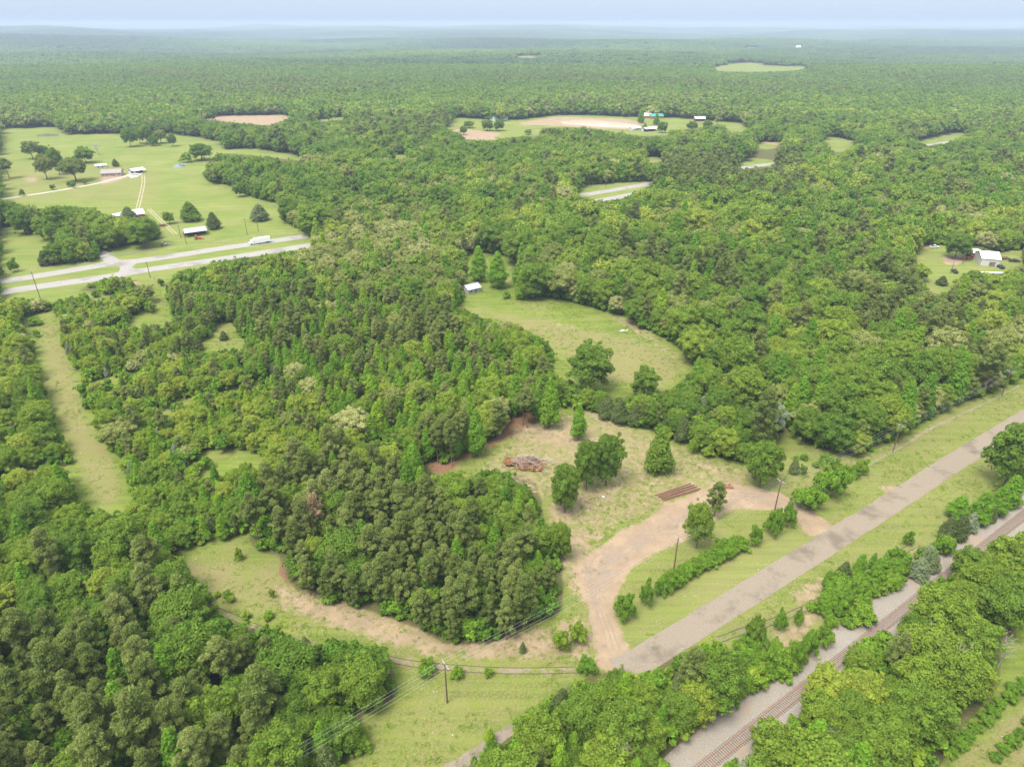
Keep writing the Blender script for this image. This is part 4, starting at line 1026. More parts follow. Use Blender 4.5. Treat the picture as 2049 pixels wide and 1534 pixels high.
ORD = ['first', 'second', 'third', 'fourth', 'fifth', 'sixth', 'seventh', 'eighth', 'ninth', 'tenth', 'eleventh', 'twelfth', 'thirteenth', 'fourteenth', 'fifteenth', 'sixteenth', 'seventeenth', 'eighteenth', 'nineteenth', 'twentieth'] + ['%s-%s' % (a, b_) for a in ('twenty', 'thirty', 'forty', 'fifty') for b_ in ('first', 'second', 'third', 'fourth', 'fifth', 'sixth', 'seventh', 'eighth', 'ninth')]
def row_labels(objs, fmt, per=8):
    """objs: (object, x, y, tone); rows run from the camera backwards, each counted from the left"""
    objs = sorted(objs, key=lambda o_: o_[2])
    for r_ in range(0, len(objs), per):
        row = sorted(objs[r_:r_ + per], key=lambda o_: o_[1] / o_[2])
        for i, (o_, x, y, tone) in enumerate(row):
            w = 'leftmost' if i == 0 else 'rightmost' if i == len(row) - 1 else ORD[i] + ' from left'
            if len(objs) <= per: rw_ = ''
            else: rw_ = ', %s row' % ('front' if r_ == 0 else ORD[r_ // per])
            o_['label'] = (fmt % dict(t=tone, w=w, r=rw_)).strip()
rowsets = {}
for i in np.nonzero(single)[0].tolist():
    kd = KN[near['k'][i]]; tt = near['t'][i]; rg_ = near['reg'][i]; ph = DEF[3] if rg_ < 0 else SPECG[rg_][4]
    tone = TONE[kd][0 if tt < .33 else 1 if tt < .66 else 2]
    o_ = place(kd, float(near['x'][i]), float(near['y'][i]), float(near['s'][i]), float(near['sx'][i]), tt, 'x', '%s %s, rows counted from the front' % ({'broad': 'broadleaf trees', 'oak': 'wide oaks', 'gum': 'pointed sweetgums', 'pine': 'pines', 'cedar': 'cedars'}[kd], ph))
    rowsets.setdefault((kd, ph), []).append((o_, float(near['x'][i]), float(near['y'][i]), tone))
for (kd, ph), v_ in rowsets.items(): row_labels(v_, '%(t)s ' + WORD[kd] + ', %(w)s%(r)s ' + ph)
for grp, fmt in GROUPED.items():
    v_ = [(o_, o_.location.x, o_.location.y, '') for o_ in bpy.data.objects if o_.get('group') == grp]
    row_labels(v_, fmt)
def push(d, sel, lodfn):
    for ki, kd in enumerate(KN):
        for lod in (0, 1, 2):
            m_ = sel & (d['k'] == ki) & lodfn(lod)
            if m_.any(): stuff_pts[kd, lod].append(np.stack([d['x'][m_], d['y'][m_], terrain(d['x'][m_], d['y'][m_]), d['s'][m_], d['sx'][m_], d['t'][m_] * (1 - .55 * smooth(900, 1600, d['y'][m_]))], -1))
dn = np.hypot(near['x'], near['y'])
push(near, ~single, lambda l: (dn < 330) if l == 0 else (dn >= 330) if l == 1 else np.zeros(len(dn), bool))
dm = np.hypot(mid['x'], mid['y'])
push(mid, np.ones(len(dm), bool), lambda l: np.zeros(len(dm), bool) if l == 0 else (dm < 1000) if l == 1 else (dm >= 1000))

def gn_scatter(name, arr, meshes, label, cat=None):
    """one object: points that carry shared tree meshes"""
    me = bpy.data.meshes.new(name); me.vertices.add(len(arr)); me.vertices.foreach_set('co', arr[:, :3].astype(np.float32).ravel())
    def at(nm, typ, v):
        a = me.attributes.new(nm, typ, 'POINT'); a.data.foreach_set('vector' if typ == 'FLOAT_VECTOR' else 'value', v)
    n = len(arr)
    at('tint', 'FLOAT', arr[:, 5].astype(np.float32)); at('pick', 'INT', rng.integers(0, len(meshes), n).astype(np.int32))
    at('size', 'FLOAT_VECTOR', np.stack([arr[:, 4], arr[:, 4], arr[:, 3]], -1).astype(np.float32).ravel())
    at('turn', 'FLOAT_VECTOR', np.stack([np.zeros(n), np.zeros(n), rng.uniform(0, 6.28, n)], -1).astype(np.float32).ravel())
    ob = bpy.data.objects.new(name, me); COL.objects.link(ob)
    g = bpy.data.node_groups.new(name, 'GeometryNodeTree')
    g.interface.new_socket('Geometry', in_out='INPUT', socket_type='NodeSocketGeometry'); g.interface.new_socket('Geometry', in_out='OUTPUT', socket_type='NodeSocketGeometry')
    gi = g.nodes.new('NodeGroupInput'); go = g.nodes.new('NodeGroupOutput')
    mp = g.nodes.new('GeometryNodeMeshToPoints'); g.links.new(gi.outputs[0], mp.inputs['Mesh'])
    ip = g.nodes.new('GeometryNodeInstanceOnPoints'); g.links.new(mp.outputs[0], ip.inputs['Points'])
    g2i = g.nodes.new('GeometryNodeGeometryToInstance')
    for mesh in reversed(meshes):
        po = bpy.data.objects.new(name + '_source', mesh)
        oi = g.nodes.new('GeometryNodeObjectInfo'); oi.inputs['Object'].default_value = po; g.links.new(oi.outputs['Geometry'], g2i.inputs[0])
    g.links.new(g2i.outputs[0], ip.inputs['Instance']); ip.inputs['Pick Instance'].default_value = True
    def na(nm, typ):
        q = g.nodes.new('GeometryNodeInputNamedAttribute'); q.data_type = typ; q.inputs['Name'].default_value = nm
        return [o_ for o_ in q.outputs if o_.name == 'Attribute' and o_.enabled][0]
    g.links.new(na('pick', 'INT'), ip.inputs['Instance Index']); g.links.new(na('turn', 'FLOAT_VECTOR'), ip.inputs['Rotation']); g.links.new(na('size', 'FLOAT_VECTOR'), ip.inputs['Scale'])
    g.links.new(ip.outputs[0], go.inputs[0])
    md = ob.modifiers.new('scatter', 'NODES'); md.node_group = g
    return tag(ob, label, cat, kind='stuff')
NAMES = {'broad': 'broadleaf_woodland', 'oak': 'oak_woodland', 'gum': 'sweetgum_woodland', 'pine': 'pine_woodland', 'cedar': 'cedar_scrub'}
DIST = ['standing behind the nearest trees', 'in the woods around and beyond the highway', 'covering the land up to the far hills']
for kd in KN:
    for lod in (0, 1, 2):
        if stuff_pts[kd, lod]:
            gn_scatter(NAMES[kd], np.concatenate(stuff_pts[kd, lod]), [JOIN[kd, lod, v] for v in range(NV[lod])], 'mass of %s trees %s' % (WORD[kd], DIST[lod]), 'woodland')

UX, UY = scatter(60, 640, 3.0, .9); us_ = rng.uniform(.55, 1.5, len(UX))
ub = crown_hits_open(UX, UY, 0, 3.4 * us_, 2.3 * us_) | (gaps(UX, UY, species(UX, UY)[0]) & (rng.random(len(UX)) < .8)); ux, uy, us_ = UX[~ub], UY[~ub], us_[~ub]
arr = np.stack([ux, uy, ux * 0, us_, us_, np.clip(tint_of(ux, uy), 0, 1)], -1)
gn_scatter('undergrowth', arr[uy > 0], [JOIN['shrub', 1, v] for v in range(NV[1])], 'leafy undergrowth filling the gaps below and between the trees', 'undergrowth')

# groves far away: many crowns in one patch
def grove(rg, n, size_):
    V = []; T = []; iv, if_ = ICO1; c = 0
    for i in range(n):
        x, y = rg.uniform(-size_ / 2, size_ / 2, 2); r = rg.uniform(3.5, 6.5); h = rg.uniform(8, 14)
        w = iv * np.array([r, r, r * .9]) * rg.uniform(.75, 1.2, (len(iv), 1)) + np.array([x, y, h - r * .8]); V.append(w); T.append(if_ + c); c += len(iv)
    return np_mesh('far_grove', np.concatenate(V), np.concatenate(T), ['far_leaf'])
GX, GY = scatter(2080, 9500, 52, .8)
ok = ~is_open(GX, GY)
for dx_, dy_ in ((30, 0), (-30, 0), (0, -30), (0, 60)): ok &= ~is_open(GX + dx_, GY + dy_ )
GX, GY = GX[ok], GY[ok]
gm = np.stack([GX, GY, terrain(GX, GY) - 1, rng.uniform(.85, 1.15, len(GX)), rng.uniform(.9, 1.1, len(GX)), np.clip(-.15 + .95 * patch(GX, GY, 420, 2) + rng.normal(0, .12, len(GX)), 0, 1)], -1)
gn_scatter('distant_forest', gm, [grove(np.random.default_rng(50 + i), 70, 62) for i in range(4)], 'unbroken green forest rolling away to the horizon', 'forest')

# weeds and tufts on the rough ground
def tuft(rg):
    L = [(rg.normal() * .3, rg.normal() * .3, .12, rg.uniform(.2, .38)) for _ in range(4)]
    V, T = cloud(L, 44, .085, rg, .8, .6, 0); return np_mesh('weed_tuft', V, T, ['shrub_leaf'])
TX, TY = scatter(60, 420, 1.25, .9)
rough = np.zeros(len(TX), bool)
for k_ in ('meadow_low', 'parcel', 'strip_left', 'meadow_north', 'crop_rows', 'small_gap', 'track_gap'): rough |= inpoly(TX, TY, OPEN[k_])
for P in (DRIVE, VERGE): rough &= ~inpoly(TX, TY, G(P))
def near_line(X, Y, C, w):
    r = np.zeros(len(X), bool)
    for i in range(0, len(C), 2): r |= (X - C[i][0]) ** 2 + (Y - C[i][1]) ** 2 < w * w
    return r
rough &= ~near_line(TX, TY, ROADC, 4.2); rough &= ~near_line(TX, TY, RAILC - nA * 1.5, 6.0)
dens = np.clip(patch(TX, TY, 9, 4) * .9 + .2 * patch(TX, TY, 3, 1), 0, 1) ** 1.7
rough &= rng.random(len(TX)) < dens * .95
tx, ty = TX[rough], TY[rough]; ss = rng.uniform(.4, 1.5, len(tx)) * rng.uniform(.5, 1.2, len(tx))
gn_scatter('weeds', np.stack([tx, ty, tx * 0, ss * .8, ss, rng.uniform(.3, 1, len(tx))], -1), [tuft(np.random.default_rng(i)) for i in range(4)], 'tufts of weeds scattered over the rough grass and bare soil', 'weeds')

# ------------------------------------------------------------------ power poles and wires
def pole(px, py, topy, rz, label, arm=2.6, h=None, group=None):
    x, y = gp(px, py); hh_ = h or height_at(px, topy, y)
    o = empty('utility_pole', (x, y, 0), rz, label, 'utility pole', group)
    MB().tube([(0, 0, -.4), (0, 0, hh_ * .5), (0, 0, hh_)], [.19, .16, .12], 8).build('pole', 'pole_wood', o)
    tips = []
    if arm:
        MB().box((0, .16, hh_ - .35), (arm, .11, .13)).build('crossarm', 'weathered_wood', o)
        for s in (-1, 1): MB().tube([(0, .16, hh_ - 1.1), (s * arm * .3, .17, hh_ - .42)], .03, 4).build('brace', 'galvanised', o)
        for q in (-.48, -.2, .2, .48):
            MB().tube([(q * arm, .16, hh_ - .28), (q * arm, .16, hh_ - .2), (q * arm, .16, hh_ - .08)], [.045, .07, .04], 6).build('insulator', 'ceramic', o)
            tips.append((x + q * arm * math.cos(rz) - .16 * math.sin(rz), y + q * arm * math.sin(rz) + .16 * math.cos(rz), hh_ - .06))
    else: tips = [(x, y, hh_)]
    return tips
PL = [(520,1534,1450,'pole at the bottom edge half hidden by pines'), (895,1405,1328,'wooden pole standing in the open meadow below the curving siding'), (1348,1140,1092,'wooden pole beside the hedge inside the loop drive'),
      (1550,1021,988,'wooden pole at the bend of the loop drive near the county road'), (1786,905,858,'wooden pole with pale crossarm in front of the forest edge'), (2004,791,752,'wooden pole far up the county road by the forest edge')]
g0 = np.array(gp(895, 1405)); g1 = np.array(gp(2004, 791)); ang = math.atan2(*(g1 - g0)[::-1]) - math.pi / 2
tips = []
p0 = g0 - (np.array(gp(1348, 1140)) - g0) * 1.0
pr0 = to_px(p0[0], p0[1])
for i, (a, b_, c_, lab) in enumerate(PL):
    if i == 0: tips.append(pole(pr0[0], pr0[1], None, ang, lab, h=10.5))
    else: tips.append(pole(a, b_, c_, ang, lab, h=10.2 if i > 1 else None))
e_ = np.array(tips[-1][0][:2]) - np.array(tips[-2][0][:2])
tips.append([(t_[0] + e_[0], t_[1] + e_[1], t_[2]) for t_ in tips[-1]])
for w in range(4):
    mb = MB(); pts = []
    for i in range(len(tips) - 1):
        a, b_ = Vector(tips[i][w]), Vector(tips[i + 1][w])
        for k in range(12):
            f = k / 12; p = a.lerp(b_, f); p.z -= 4 * 1.4 * f * (1 - f); pts.append(p)
    pts.append(Vector(tips[-1][w])); mb.tube(pts, .012, 4)
    tag(mb.build('power_line', 'wire'), ['wire on the left end of the meadow pole crossarm', 'power line wire second from the left on the meadow pole crossarm', 'power line wire third from the left on the meadow pole crossarm', 'wire on the right end of the meadow pole crossarm'][w], 'cable', 'four power line wires beside the county road')
hwy = math.atan2(*(HW1[30] - HW1[5])[::-1])
for a in [(81,598,544,'tall pole leaning over the highway at the left edge'), (301,556,524,'pole in the median side verge below the highway crossing'), (194,517,484,'pole at the mouth of the side road'),
          (373,488,456,'pole in front of the open white shed'), (362,476,450,'lamp pole at the left corner of the open white shed'), (517,463,440,'right of two poles beside the grey green cedar'), (495,470,436,'left of two poles beside the grey green cedar'),
          (1212,374,361,'pole on the far highway verge in the gap of the forest'), (1902,547,522,'pole beside the flatbed in the house plot'), (1926,528,506,'pole left of the white roofed barn')]:
    pole(a[0], a[1], a[2], hwy, a[3], arm=1.8)

# ------------------------------------------------------------------ buildings
def building(name, A, B, width, wh, rh, wall, roof, label, cat='building', over=.4, nwin=3, door=True, openside=False, seams=True):
    a = np.array(gp(*A)); b_ = np.array(gp(*B)); L = np.hypot(*(b_ - a)); c = (a + b_) / 2; rz = math.atan2(*(b_ - a)[::-1])
    # the near eave runs A to B; the body lies behind it
    n = np.array([-(b_ - a)[1], (b_ - a)[0]]) / L
    if n[1] < 0: n = -n; 
    c = c + n * width / 2
    if math.cos(rz) < 0: rz += math.pi
    o = empty(name, (c[0], c[1], 0), rz, label, cat)
    hw, hl = width / 2, L / 2
    if openside:
        mb = MB()
        mb.add([(-hl, hw, 0), (hl, hw, 0), (hl, hw, wh), (-hl, hw, wh), (-hl, hw - .12, 0), (hl, hw - .12, 0), (hl, hw - .12, wh), (-hl, hw - .12, wh)], [(0,1,2,3),(7,6,5,4),(0,4,5,1),(3,2,6,7),(0,3,7,4),(1,5,6,2)])
        mb.build('wall', wall, o)
        np_ = max(3, int(L // 4))
        for i in range(np_ + 1):
            MB().box((-hl + .1 + (L - .2) * i / np_, -hw + .12, wh / 2), (.16, .16, wh)).build('post', 'pole_wood', o)
        for s in (-1, 1): MB().box((s * (hl - .06), hw * .45, wh / 2), (.12, width * .5, wh)).build('wall', wall, o)
    else:
        V = [(-hl, -hw, 0), (hl, -hw, 0), (hl, hw, 0), (-hl, hw, 0), (-hl, -hw, wh), (hl, -hw, wh), (hl, hw, wh), (-hl, hw, wh), (-hl, 0, wh + rh - .05), (hl, 0, wh + rh - .05)]
        mesh_obj('wall', V, [(0,1,5,4),(1,2,6,9,5),(2,3,7,6),(3,0,4,8,7)], wall, o)
        if door: 
            d = MB().box((L * .12, -hw - .03, 1.05), (1.1 if cat != 'barn' else 3, .08, 2.1 if cat != 'barn' else 2.8)).build('door', 'door_paint', o)
            MB().box((L * .12 + .35, -hw - .1, 1.05), (.08, .05, .1)).build('handle', 'galvanised', d)
        for i in range(nwin):
            xx = -hl + L * (i + .5) / nwin
            if door and abs(xx - L * .12) < 1.5: continue
            f = MB().box((xx, -hw - .02, wh * .55), (1.4, .08, 1.2)).build('window', 'white_wall', o)
            MB().box((xx, -hw - .07, wh * .55), (1.15, .03, .95)).build('pane', 'window_glass', f)
    e = over; t_ = .12; sl = rh / hw
    for s in (-1, 1):
        V = [(-hl - e, s * (hw + e), wh - e * sl), (hl + e, s * (hw + e), wh - e * sl), (hl + e, 0, wh + rh), (-hl - e, 0, wh + rh)]
        V += [(x, y, z + t_) for x, y, z in V]
        F = [(0,1,2,3),(7,6,5,4),(0,4,5,1),(1,5,6,2),(2,6,7,3),(3,7,4,0)]
        mb = MB().add(V, F)
        if seams:
            k = max(4, int(L // 1.2))
            for i in range(k + 1):
                xx = -hl - e + .06 + (L + 2 * e - .12) * i / k
                mb.tube([(xx, s * (hw + e), wh - e * sl + t_ + .02), (xx, 0, wh + rh + t_ + .02)], .035, 3)
        mb.build('roof', roof, o)
    MB().box((0, 0, wh + rh + t_ + .03), (L + 2 * e, .35, .06)).build('ridge', roof, o)
    return o
building('farmhouse', (203,354), (243,352), 11, 2.8, 2.6, 'tan_wall', 'grey_roof', 'farmhouse with brown grey roof in the left pasture grove', 'house', nwin=5)
building('garage', (268,349), (292,345), 9, 2.7, 1.4, 'white_wall', 'white_metal', 'white roofed garage at the end of the farm drive', 'garage', nwin=0, openside=True)
building('shed', (192,337), (214,335), 5, 2.2, .8, 'white_wall', 'white_metal', 'low white shed behind the farmhouse', 'shed', nwin=2)
building('red_barn', (262,440), (291,436), 10, 3.2, 2.2, 'red_wall', 'white_metal', 'red barn with a pale metal roof behind the yard trees', 'barn', nwin=0)
building('long_shed', (226,442), (252,436), 6, 2.6, .9, 'white_wall', 'white_metal', 'white roofed lean shed beside the red barn', 'shed', nwin=0, openside=True)
building('open_shed', (371,476), (415,470), 10, 3.0, 1.5, 'red_wall', 'galvanised', 'open sided shed with bright metal roof beside the highway', 'shed', openside=True)
building('yard_house', (232,487), (256,480), 9, 2.7, 1.9, 'white_wall', 'dark_roof', 'grey roofed house among the trees of the fenced yard', 'house', nwin=4)
building('yard_outbuilding', (168,481), (188,478), 8, 2.6, 1.5, 'tan_wall', 'dark_roof', 'small dark outbuilding left of the yard house', 'shed', nwin=2)
building('grey_shed', (937,590), (962,584), 6.0, 2.6, 1.5, 'weathered_wood', 'galvanised', 'weathered grey shed at the corner of the upper meadow', 'shed', nwin=2)
building('metal_barn', (1961,531), (1998,534), 14, 4.2, 2.2, 'white_wall', 'white_metal', 'white metal barn with gable roof on the house plot', 'barn', nwin=0)
building('carport', (1934,516), (1961,518), 9, 3.2, .8, 'grey_wall', 'white_metal', 'open carport left of the white metal barn', 'carport', openside=True)
building('green_roof_house', (990,243), (1016,241), 13, 3.5, 5, 'white_wall', 'green_roof', 'white house with green roof left of the muddy pond', 'house', nwin=5)
building('red_cottage', (1289,237), (1303,237), 10, 3.5, 3, 'red_wall', 'white_metal', 'red building with a white roof beyond the muddy pond', 'barn', nwin=2)
building('green_roof_barn', (1303,238), (1328,237), 11, 3.2, 3, 'red_wall', 'green_roof', 'long red barn with green roof beyond the muddy pond', 'barn', nwin=4)
building('pond_pavilion', (1292,264), (1316,262), 9, 3.2, 1.3, 'grey_wall', 'white_metal', 'pale roofed pavilion right below the muddy pond', 'pavilion', openside=True)
building('pond_shed', (1266,262), (1282,260), 7, 2.8, 1.2, 'grey_wall', 'white_metal', 'small pale shed at the lower bank of the muddy pond', 'shed', nwin=1)
building('hay_shelter', (1391,243), (1411,243), 10, 3.5, 2.2, 'red_wall', 'white_metal', 'lone open shelter on the field right of the pond', 'shed', openside=True)
building('hill_house', (1646,139), (1658,138), 16, 6, 5, 'white_wall', 'white_metal', 'white building at the end of the far green field', 'house', nwin=2)
building('hill_barn', (1594,97), (1602,97), 22, 7, 6, 'white_wall', 'white_metal', 'tiny white building on the distant wooded ridge', 'house', nwin=2)
building('white_cabin', (1461,317), (1476,316), 8, 3, 1.4, 'white_wall', 'white_metal', 'white roofed cabin by the far bend of the highway', 'cabin', nwin=2)
building('forest_house', (725,309), (738,308), 8, 3, 1.5, 'tan_wall', 'grey_roof', 'small house under the trees in the middle distance', 'house', nwin=2)

# ------------------------------------------------------------------ vehicles and small things
def wheels(o, xs, ys, r=.38, w=.24):
    for x in xs:
        for y in ys:
            q = MB().tube([(x, y - w / 2, r), (x, y + w / 2, r)], r, 12).build('wheel', 'tyre', o)
            MB().tube([(x, y - w / 2 - .01, r), (x, y + w / 2 + .01, r)], r * .5, 8).build('rim', 'galvanised', q)
def prism(prof, w):
    n = len(prof); V = [(x, -w / 2, z) for x, z in prof] + [(x, w / 2, z) for x, z in prof]
    return V, [tuple(range(n))[::-1], tuple(range(n, 2 * n))] + [(i, (i + 1) % n, n + (i + 1) % n, n + i) for i in range(n)]
def pickup(px, py, rz, paint, label):
    x, y = gp(px, py); o = empty('pickup_truck', (x, y, 0), rz, label, 'pickup truck')
    V, F = prism([(-2.8, .45), (2.8, .45), (2.85, .95), (2.6, 1.12), (1.3, 1.2), (-2.8, 1.2)], 1.9); mesh_obj('body', V, F, paint, o)
    V, F = prism([(-.7, 1.2), (1.35, 1.2), (.75, 1.78), (-.55, 1.82)], 1.65); mesh_obj('cab', V, F, 'window_glass', o)
    MB().box((.1, 0, 1.83), (1.3, 1.6, .05)).build('cab_roof', paint, o)
    MB().box((-1.8, 0, 1.215), (1.9, 1.6, .03)).build('bed', 'tyre', o)
    for s in (-1, 1):
        MB().box((-1.8, s * .9, 1.3), (2.0, .08, .2)).build('bed_rail', paint, o)
        MB().box((2.84, s * .7, .85), (.06, .3, .16)).build('headlight', 'ceramic', o)
    wheels(o, (-1.8, 1.8), (-.85, .85))
pickup(2029, 524, -.15, 'car_black', 'black pickup parked at the right end of the house plot')
pickup(1909, 545, 1.4, 'car_black', 'dark pickup beside the pole below the shade tree')
pickup(2001, 536, 1.5, 'car_black', 'dark car parked just right of the white barn')
pickup(1869, 496, .3, 'car_white', 'white car parked at the back of the house plot under trees')
pickup(271, 350, .2, 'car_white', 'pale car parked under the farm garage')
# semi trailer truck on the highway
x, y = gp(520, 488); rz = math.atan2(*(HW1[70] - HW1[60])[::-1])
i_ = int(np.argmin(np.hypot(HW1[:, 0] - x, HW1[:, 1] - y))); Dh, Nh = frame(HW1)
x, y = HW1[i_] + Nh[i_] * 1.9; rz = math.atan2(Dh[i_][1], Dh[i_][0]) + math.pi
o = empty('semi_truck', (x, y, 0), rz, 'white semi truck with long box trailer driving on the highway', 'truck')
MB().box((0, 0, 2.45), (9.6, 2.5, 2.6)).build('trailer', 'white_metal', o)
MB().box((0, 0, 1.02), (9.4, 1.0, .2)).build('trailer_frame', 'galvanised', o)
MB().box((-4.84, 0, 2.4), (.06, 2.3, 2.35)).build('rear_door', 'ceramic', o)
V, F = prism([(5.0, .7), (7.6, .7), (7.7, 1.8), (7.2, 2.0), (6.8, 2.9), (5.0, 3.1)], 2.3); mesh_obj('cab', V, F, 'car_white', o)
MB().box((7.02, 0, 2.5), (.1, 2.0, .7), M=Matrix.Rotation(-.45, 3, 'Y')).build('windscreen', 'window_glass', o)
wheels(o, (-4.0, -2.8, 6.5), (-1.05, 1.05), .5, .3)
def camper(px, py, rz, label):
    x, y = gp(px, py); o = empty('camper_trailer', (x, y, 0), rz, label, 'camper')
    V, F = prism([(-3.2, .5), (3.0, .5), (3.4, 1.3), (3.0, 2.7), (-3.2, 2.8)], 2.3); mesh_obj('body', V, F, 'car_white', o)
    for q in (-1.8, 1.6): MB().box((q, -1.16, 1.8), (1.1, .05, .6)).build('window', 'window_glass', o)
    MB().box((0, -1.16, 1.4), (.7, .05, 1.7)).build('door', 'grey_wall', o); wheels(o, (-.5, .5), (-1.0, 1.0))
camper(497, 385, .5, 'white camper trailer at the edge of the wood above the pasture')
# tractor and cart
def tractor(px, py, rz, paint, label):
    x, y = gp(px, py); o = empty('tractor', (x, y, 0), rz, label, 'tractor')
    V, F = prism([(-.3, .7), (1.9, .7), (1.9, 1.5), (-.3, 1.6)], .8); mesh_obj('hood', V, F, paint, o)
    MB().box((-.9, 0, 1.1), (1.1, 1.1, .5)).build('seat_platform', paint, o)
    for a in (-1.3, -.3):
        for s in (-1, 1): MB().tube([(a, s * .5, 1.3), (a, s * .5, 2.5)], .04, 4).build('canopy_post', 'tyre', o)
    MB().box((-.8, 0, 2.53), (1.4, 1.3, .07)).build('canopy', paint, o)
    for s in (-1, 1): MB().box((2.3, s * .45, .8), (1.8, .1, .14)).build('loader_arm', paint, o)
    MB().box((3.3, 0, .5), (.5, 1.6, .5)).build('bucket', paint, o)
    wheels(o, (-.9,), (-.85, .85), .75, .4); wheels(o, (1.5,), (-.7, .7), .45, .25)
tractor(1940, 519, 2.6, 'car_red', 'red tractor with loader in front of the open carport')
tractor(329, 492, .8, 'rubble_white', 'pale small tractor parked by the yard fence beside the highway')
tractor(396, 479, .1, 'car_red', 'red tractor parked under the open shed roof')
# flatbed trailer
x, y = gp(1932, 514)
for px, py, rz, lab in ((2009, 519, 0, 'rusty flat trailer loaded with scrap right of the white barn'), (325, 453, .2, 'rusty red trailer in the pasture above the open shed')):
    x, y = gp(px, py); o = empty('farm_trailer', (x, y, 0), rz, lab, 'trailer')
    MB().box((0, 0, .8), (5, 2.1, .15)).build('deck', 'rust', o)
    for s in (-1, 1): MB().box((0, s * 1.03, 1.1), (5, .06, .4)).build('side_board', 'rust', o)
    MB().box((3.2, 0, .7), (1.4, .12, .1)).build('drawbar', 'rust', o); wheels(o, (-.5, .5), (-.95, .95))
# metal sheets on the grass
x, y = gp(1975, 546); o = empty('roof_panels', (x, y, 0), -.12, 'long white roof panels lying on the grass below the white barn', 'metal sheets')
for k in range(6): MB().box((-7.5 + 3 * k, random.uniform(-.3, .3), .15 + .03 * k), (2.9, 2.2, .05), random.uniform(-.05, .05)).build('panel', 'white_metal', o)
# fence round the highway yard
fp = resample(G([(190,500),(212,507),(232,513),(262,509),(318,500)]), 3); o = empty('yard_fence', (0, 0, 0), 0, 'pale rail fence round the yard beside the highway', 'fence')
D_, N_ = frame(fp)
for i in range(len(fp)): MB().box((fp[i][0], fp[i][1], .6), (.14, .14, 1.3)).build('post', 'weathered_wood', o)
for z in (.3, .7, 1.1):
    for i in range(len(fp) - 1):
        a, b_ = fp[i], fp[i + 1]; MB().box(((a[0]+b_[0])/2, (a[1]+b_[1])/2, z), (np.hypot(*(b_-a)) - .15, .05, .14), math.atan2(*(b_-a)[::-1])).build('rail', 'weathered_wood', o)
def wire_fence(pts, label, step=6):
    fp = resample(G(pts), step); o = empty('wire_fence', (0, 0, 0), 0, label, 'fence')
    for p in fp: MB().tube([(p[0], p[1], 0), (p[0], p[1], 1.3)], .06, 5).build('post', 'weathered_wood', o)
    for z in (.4, .8, 1.2): MB().tube([(p[0], p[1], z) for p in fp], .015, 3).build('wire', 'wire', o)
wire_fence([(0,551),(60,541),(180,527),(214,518)], 'wire fence between the left hay field and the highway')
wire_fence([(335,500),(430,487),(520,474),(604,466)], 'wire fence along the highway below the open shed')
wire_fence([(1735,935),(1800,900),(1860,862),(1960,815),(2049,770)], 'wire fence along the foot of the forest edge by the county road')

# brush pile
x, y = gp(1056, 930); o = empty('brush_pile', (x, y, 0), 0, 'heap of grey dead branches with rusty brown leaves in the clearing', 'brush pile')
rp = np.random.default_rng(3)
for k in range(130):
    a = rp.normal(0, 2.9); b_ = rp.normal(0, 1.5); hz = max(.25, 3.6 * math.exp(-(a / 4.6) ** 2 - (b_ / 2.5) ** 2) * rp.uniform(.5, 1.05)); th = rp.normal(-.35, .6); l = rp.uniform(1.8, 4.6)
    d = Vector((math.cos(th), math.sin(th), rp.normal(0, .16))); c_ = Vector((a, b_, hz)); p1, p2 = c_ - d * l / 2, c_ + d * l / 2
    p1.z = max(.1, p1.z); p2.z = max(.1, p2.z)
    mb = MB().tube([p1, c_ + Vector((rp.normal() * .15, rp.normal() * .15, .05)), p2], [.12, .09, .03], 5)
    for _ in range(3):
        q = c_.lerp(p2, rp.random()); e = q + Vector((rp.normal(), rp.normal(), rp.normal() * .5)) * .6; mb.tube([q, e], [.04, .015], 3)
    mb.build('branch', 'dead_wood' if rp.random() < .35 else 'brown_wood', o)
L = [(-6 + rp.normal() * 1.2, .8 + rp.normal() * .6, .8 + .3 * abs(rp.normal()), rp.uniform(.7, 1.1)) for _ in range(7)] + [(1.5 + rp.normal() * 1.6, -2.4 + rp.normal() * .5, .5, rp.uniform(.5, .9)) for _ in range(12)]
V, T = cloud(L, 7500, .2, rp, 1.1, .8, 0, .2, .6); me = np_mesh('dead_leaves', V, T, ['dead_leaf']); q = bpy.data.objects.new('dead_leaves', me); COL.objects.link(q); q.parent = o; q['tint'] = .3; q['kind'] = 'stuff'
V, T = cloud([(rp.normal(0, 3), rp.normal(0, 1.4), .4, 1.1) for _ in range(14)], 1500, .2, rp, .9, .7, .8, .2, .3)
# logs
x, y = gp(1358, 985); o = empty('pole_stack', (x, y, 0), math.atan2(*(np.array(gp(1390, 973)) - np.array(gp(1328, 992)))[::-1]), 'row of long rusty brown poles lying on the grass above the drive', 'poles')
for k in range(9): MB().tube([(-6.5 + rp.uniform(-1, 1), -1.5 + .38 * k, .2 + .12 * (k % 2)), (6 + rp.uniform(-1, 1), -1.5 + .38 * k + rp.uniform(-.5, .5), .2 + .12 * (k % 2))], .15, 7).build('pole', 'rust', o)
x, y = gp(1454, 974); o = empty('scrap_heap', (x, y, 0), 0, 'small heap of red brown bricks and scrap at the top of the loop drive', 'scrap heap')
for k in range(46):
    MB().box((rp.normal(0, 1.0), rp.normal(0, .55), .12 + abs(rp.normal(0, .22))), (.55, .28, .22), rp.uniform(0, 3)).build('block', 'brick_red', o)
x, y = gp(1246, 663); o = empty('rubble_pile', (x, y, 0), 0, 'white rubble heap in the middle of the upper meadow', 'rubble pile')
for k in range(20): MB().box((rp.normal(0, .9), rp.normal(0, .5), .15 + abs(rp.normal(0, .15))), (.6, .45, .3), rp.uniform(0, 3)).build('stone', 'rubble_white', o)
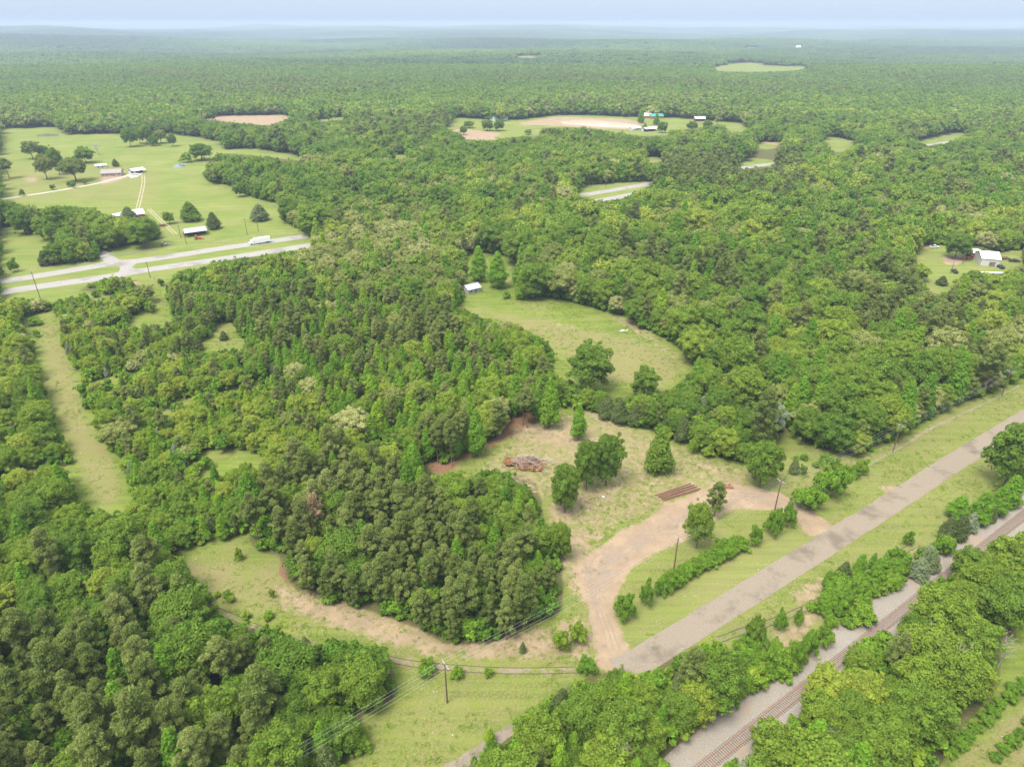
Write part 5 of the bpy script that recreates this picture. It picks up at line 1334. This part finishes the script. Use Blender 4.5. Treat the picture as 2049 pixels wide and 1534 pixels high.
for px, py, lab in ((1207,995,'crumpled white bag under the pair of trees by the brush pile'), (1046,1301,'crumpled white bag in the grass by the siding and pines'), (1739,900,'small white rag on the grass near the road pole')):
    x, y = gp(px, py); iv, if_ = ico(2); iv = iv * np.array([.5, .4, .3]) * rp.uniform(.7, 1.25, (len(iv), 1)) + np.array([0, 0, .22]); me = np_mesh('plastic_bag', iv, if_, ['rubble_white'])
    q = bpy.data.objects.new('plastic_bag', me); COL.objects.link(q); q.location = (x, y, 0); tag(q, lab, 'bag')
# dead, bare and browned trees
bare = [(1845,1345,1245,60,'dead grey tree with bare forked branches right of the railway'), (1890,1355,1280,55,'second dead grey tree, right of the forked one'), (1996,1335,1262,40,'leaning bare limb tree at the right edge above the planted rows'),
        (1650,1500,1440,40,'small dead tree among the crowns right of the track'), (1240,1560,1470,50,'pale dead tree at the bottom edge below the road end'), (197,310,281,24,'bare reddish tree behind the farmhouse grove'), (1728,470+0,452,20,'thin dead snag in the forest right of the oaks')]
for bx, by, ty, w, lab in bare:
    x, y = gp(bx, by); h = height_at(bx, ty, y); o = empty('dead_tree', (x, y, 0), rp.uniform(0, 6), lab, 'dead tree'); sx = w / 2 / FPX * depth(y) / 3.2; o.scale = (sx, sx, h / 11)
    tm = trunk_mesh(np.random.default_rng(int(bx)), 'bare', 0); c_ = MB(); c_.V = tm.V; c_.F = tm.F; c_.build('branches', 'dead_wood', o)
for bx, by, ty, w, tt, lab in ((640,1085,985,50,1.,'browned dying pine among the green ones above the siding'), (1560,325,308,18,.2,'rusty brown tree beside the far highway')):
    x, y = gp(bx, by); h = height_at(bx, ty, y); r = w / 2 / FPX * depth(y)
    place('pine', x, y, h / KIND['pine'][3], r / KIND['pine'][4], tt, lab, leaf='dead_leaf')

# ------------------------------------------------------------------ air
mb = MB().box((0, 13600, 50), (360000, 29200, 190)); hz = mesh_obj('haze', mb.V, mb.F, 'wire'); hz.data.materials.clear()
m, t = new_mat('haze'); pv = N(t, 'ShaderNodeVolumePrincipled'); o_ = N(t, 'ShaderNodeOutputMaterial')
pv.inputs['Color'].default_value = (.45, .53, .70, 1); pv.inputs['Density'].default_value = 1.35e-4; pv.inputs['Anisotropy'].default_value = 0
t.links.new(pv.outputs[0], o_.inputs['Volume']); hz.data.materials.append(m); tag(hz, kind='stuff')
print('objects', len(bpy.data.objects))
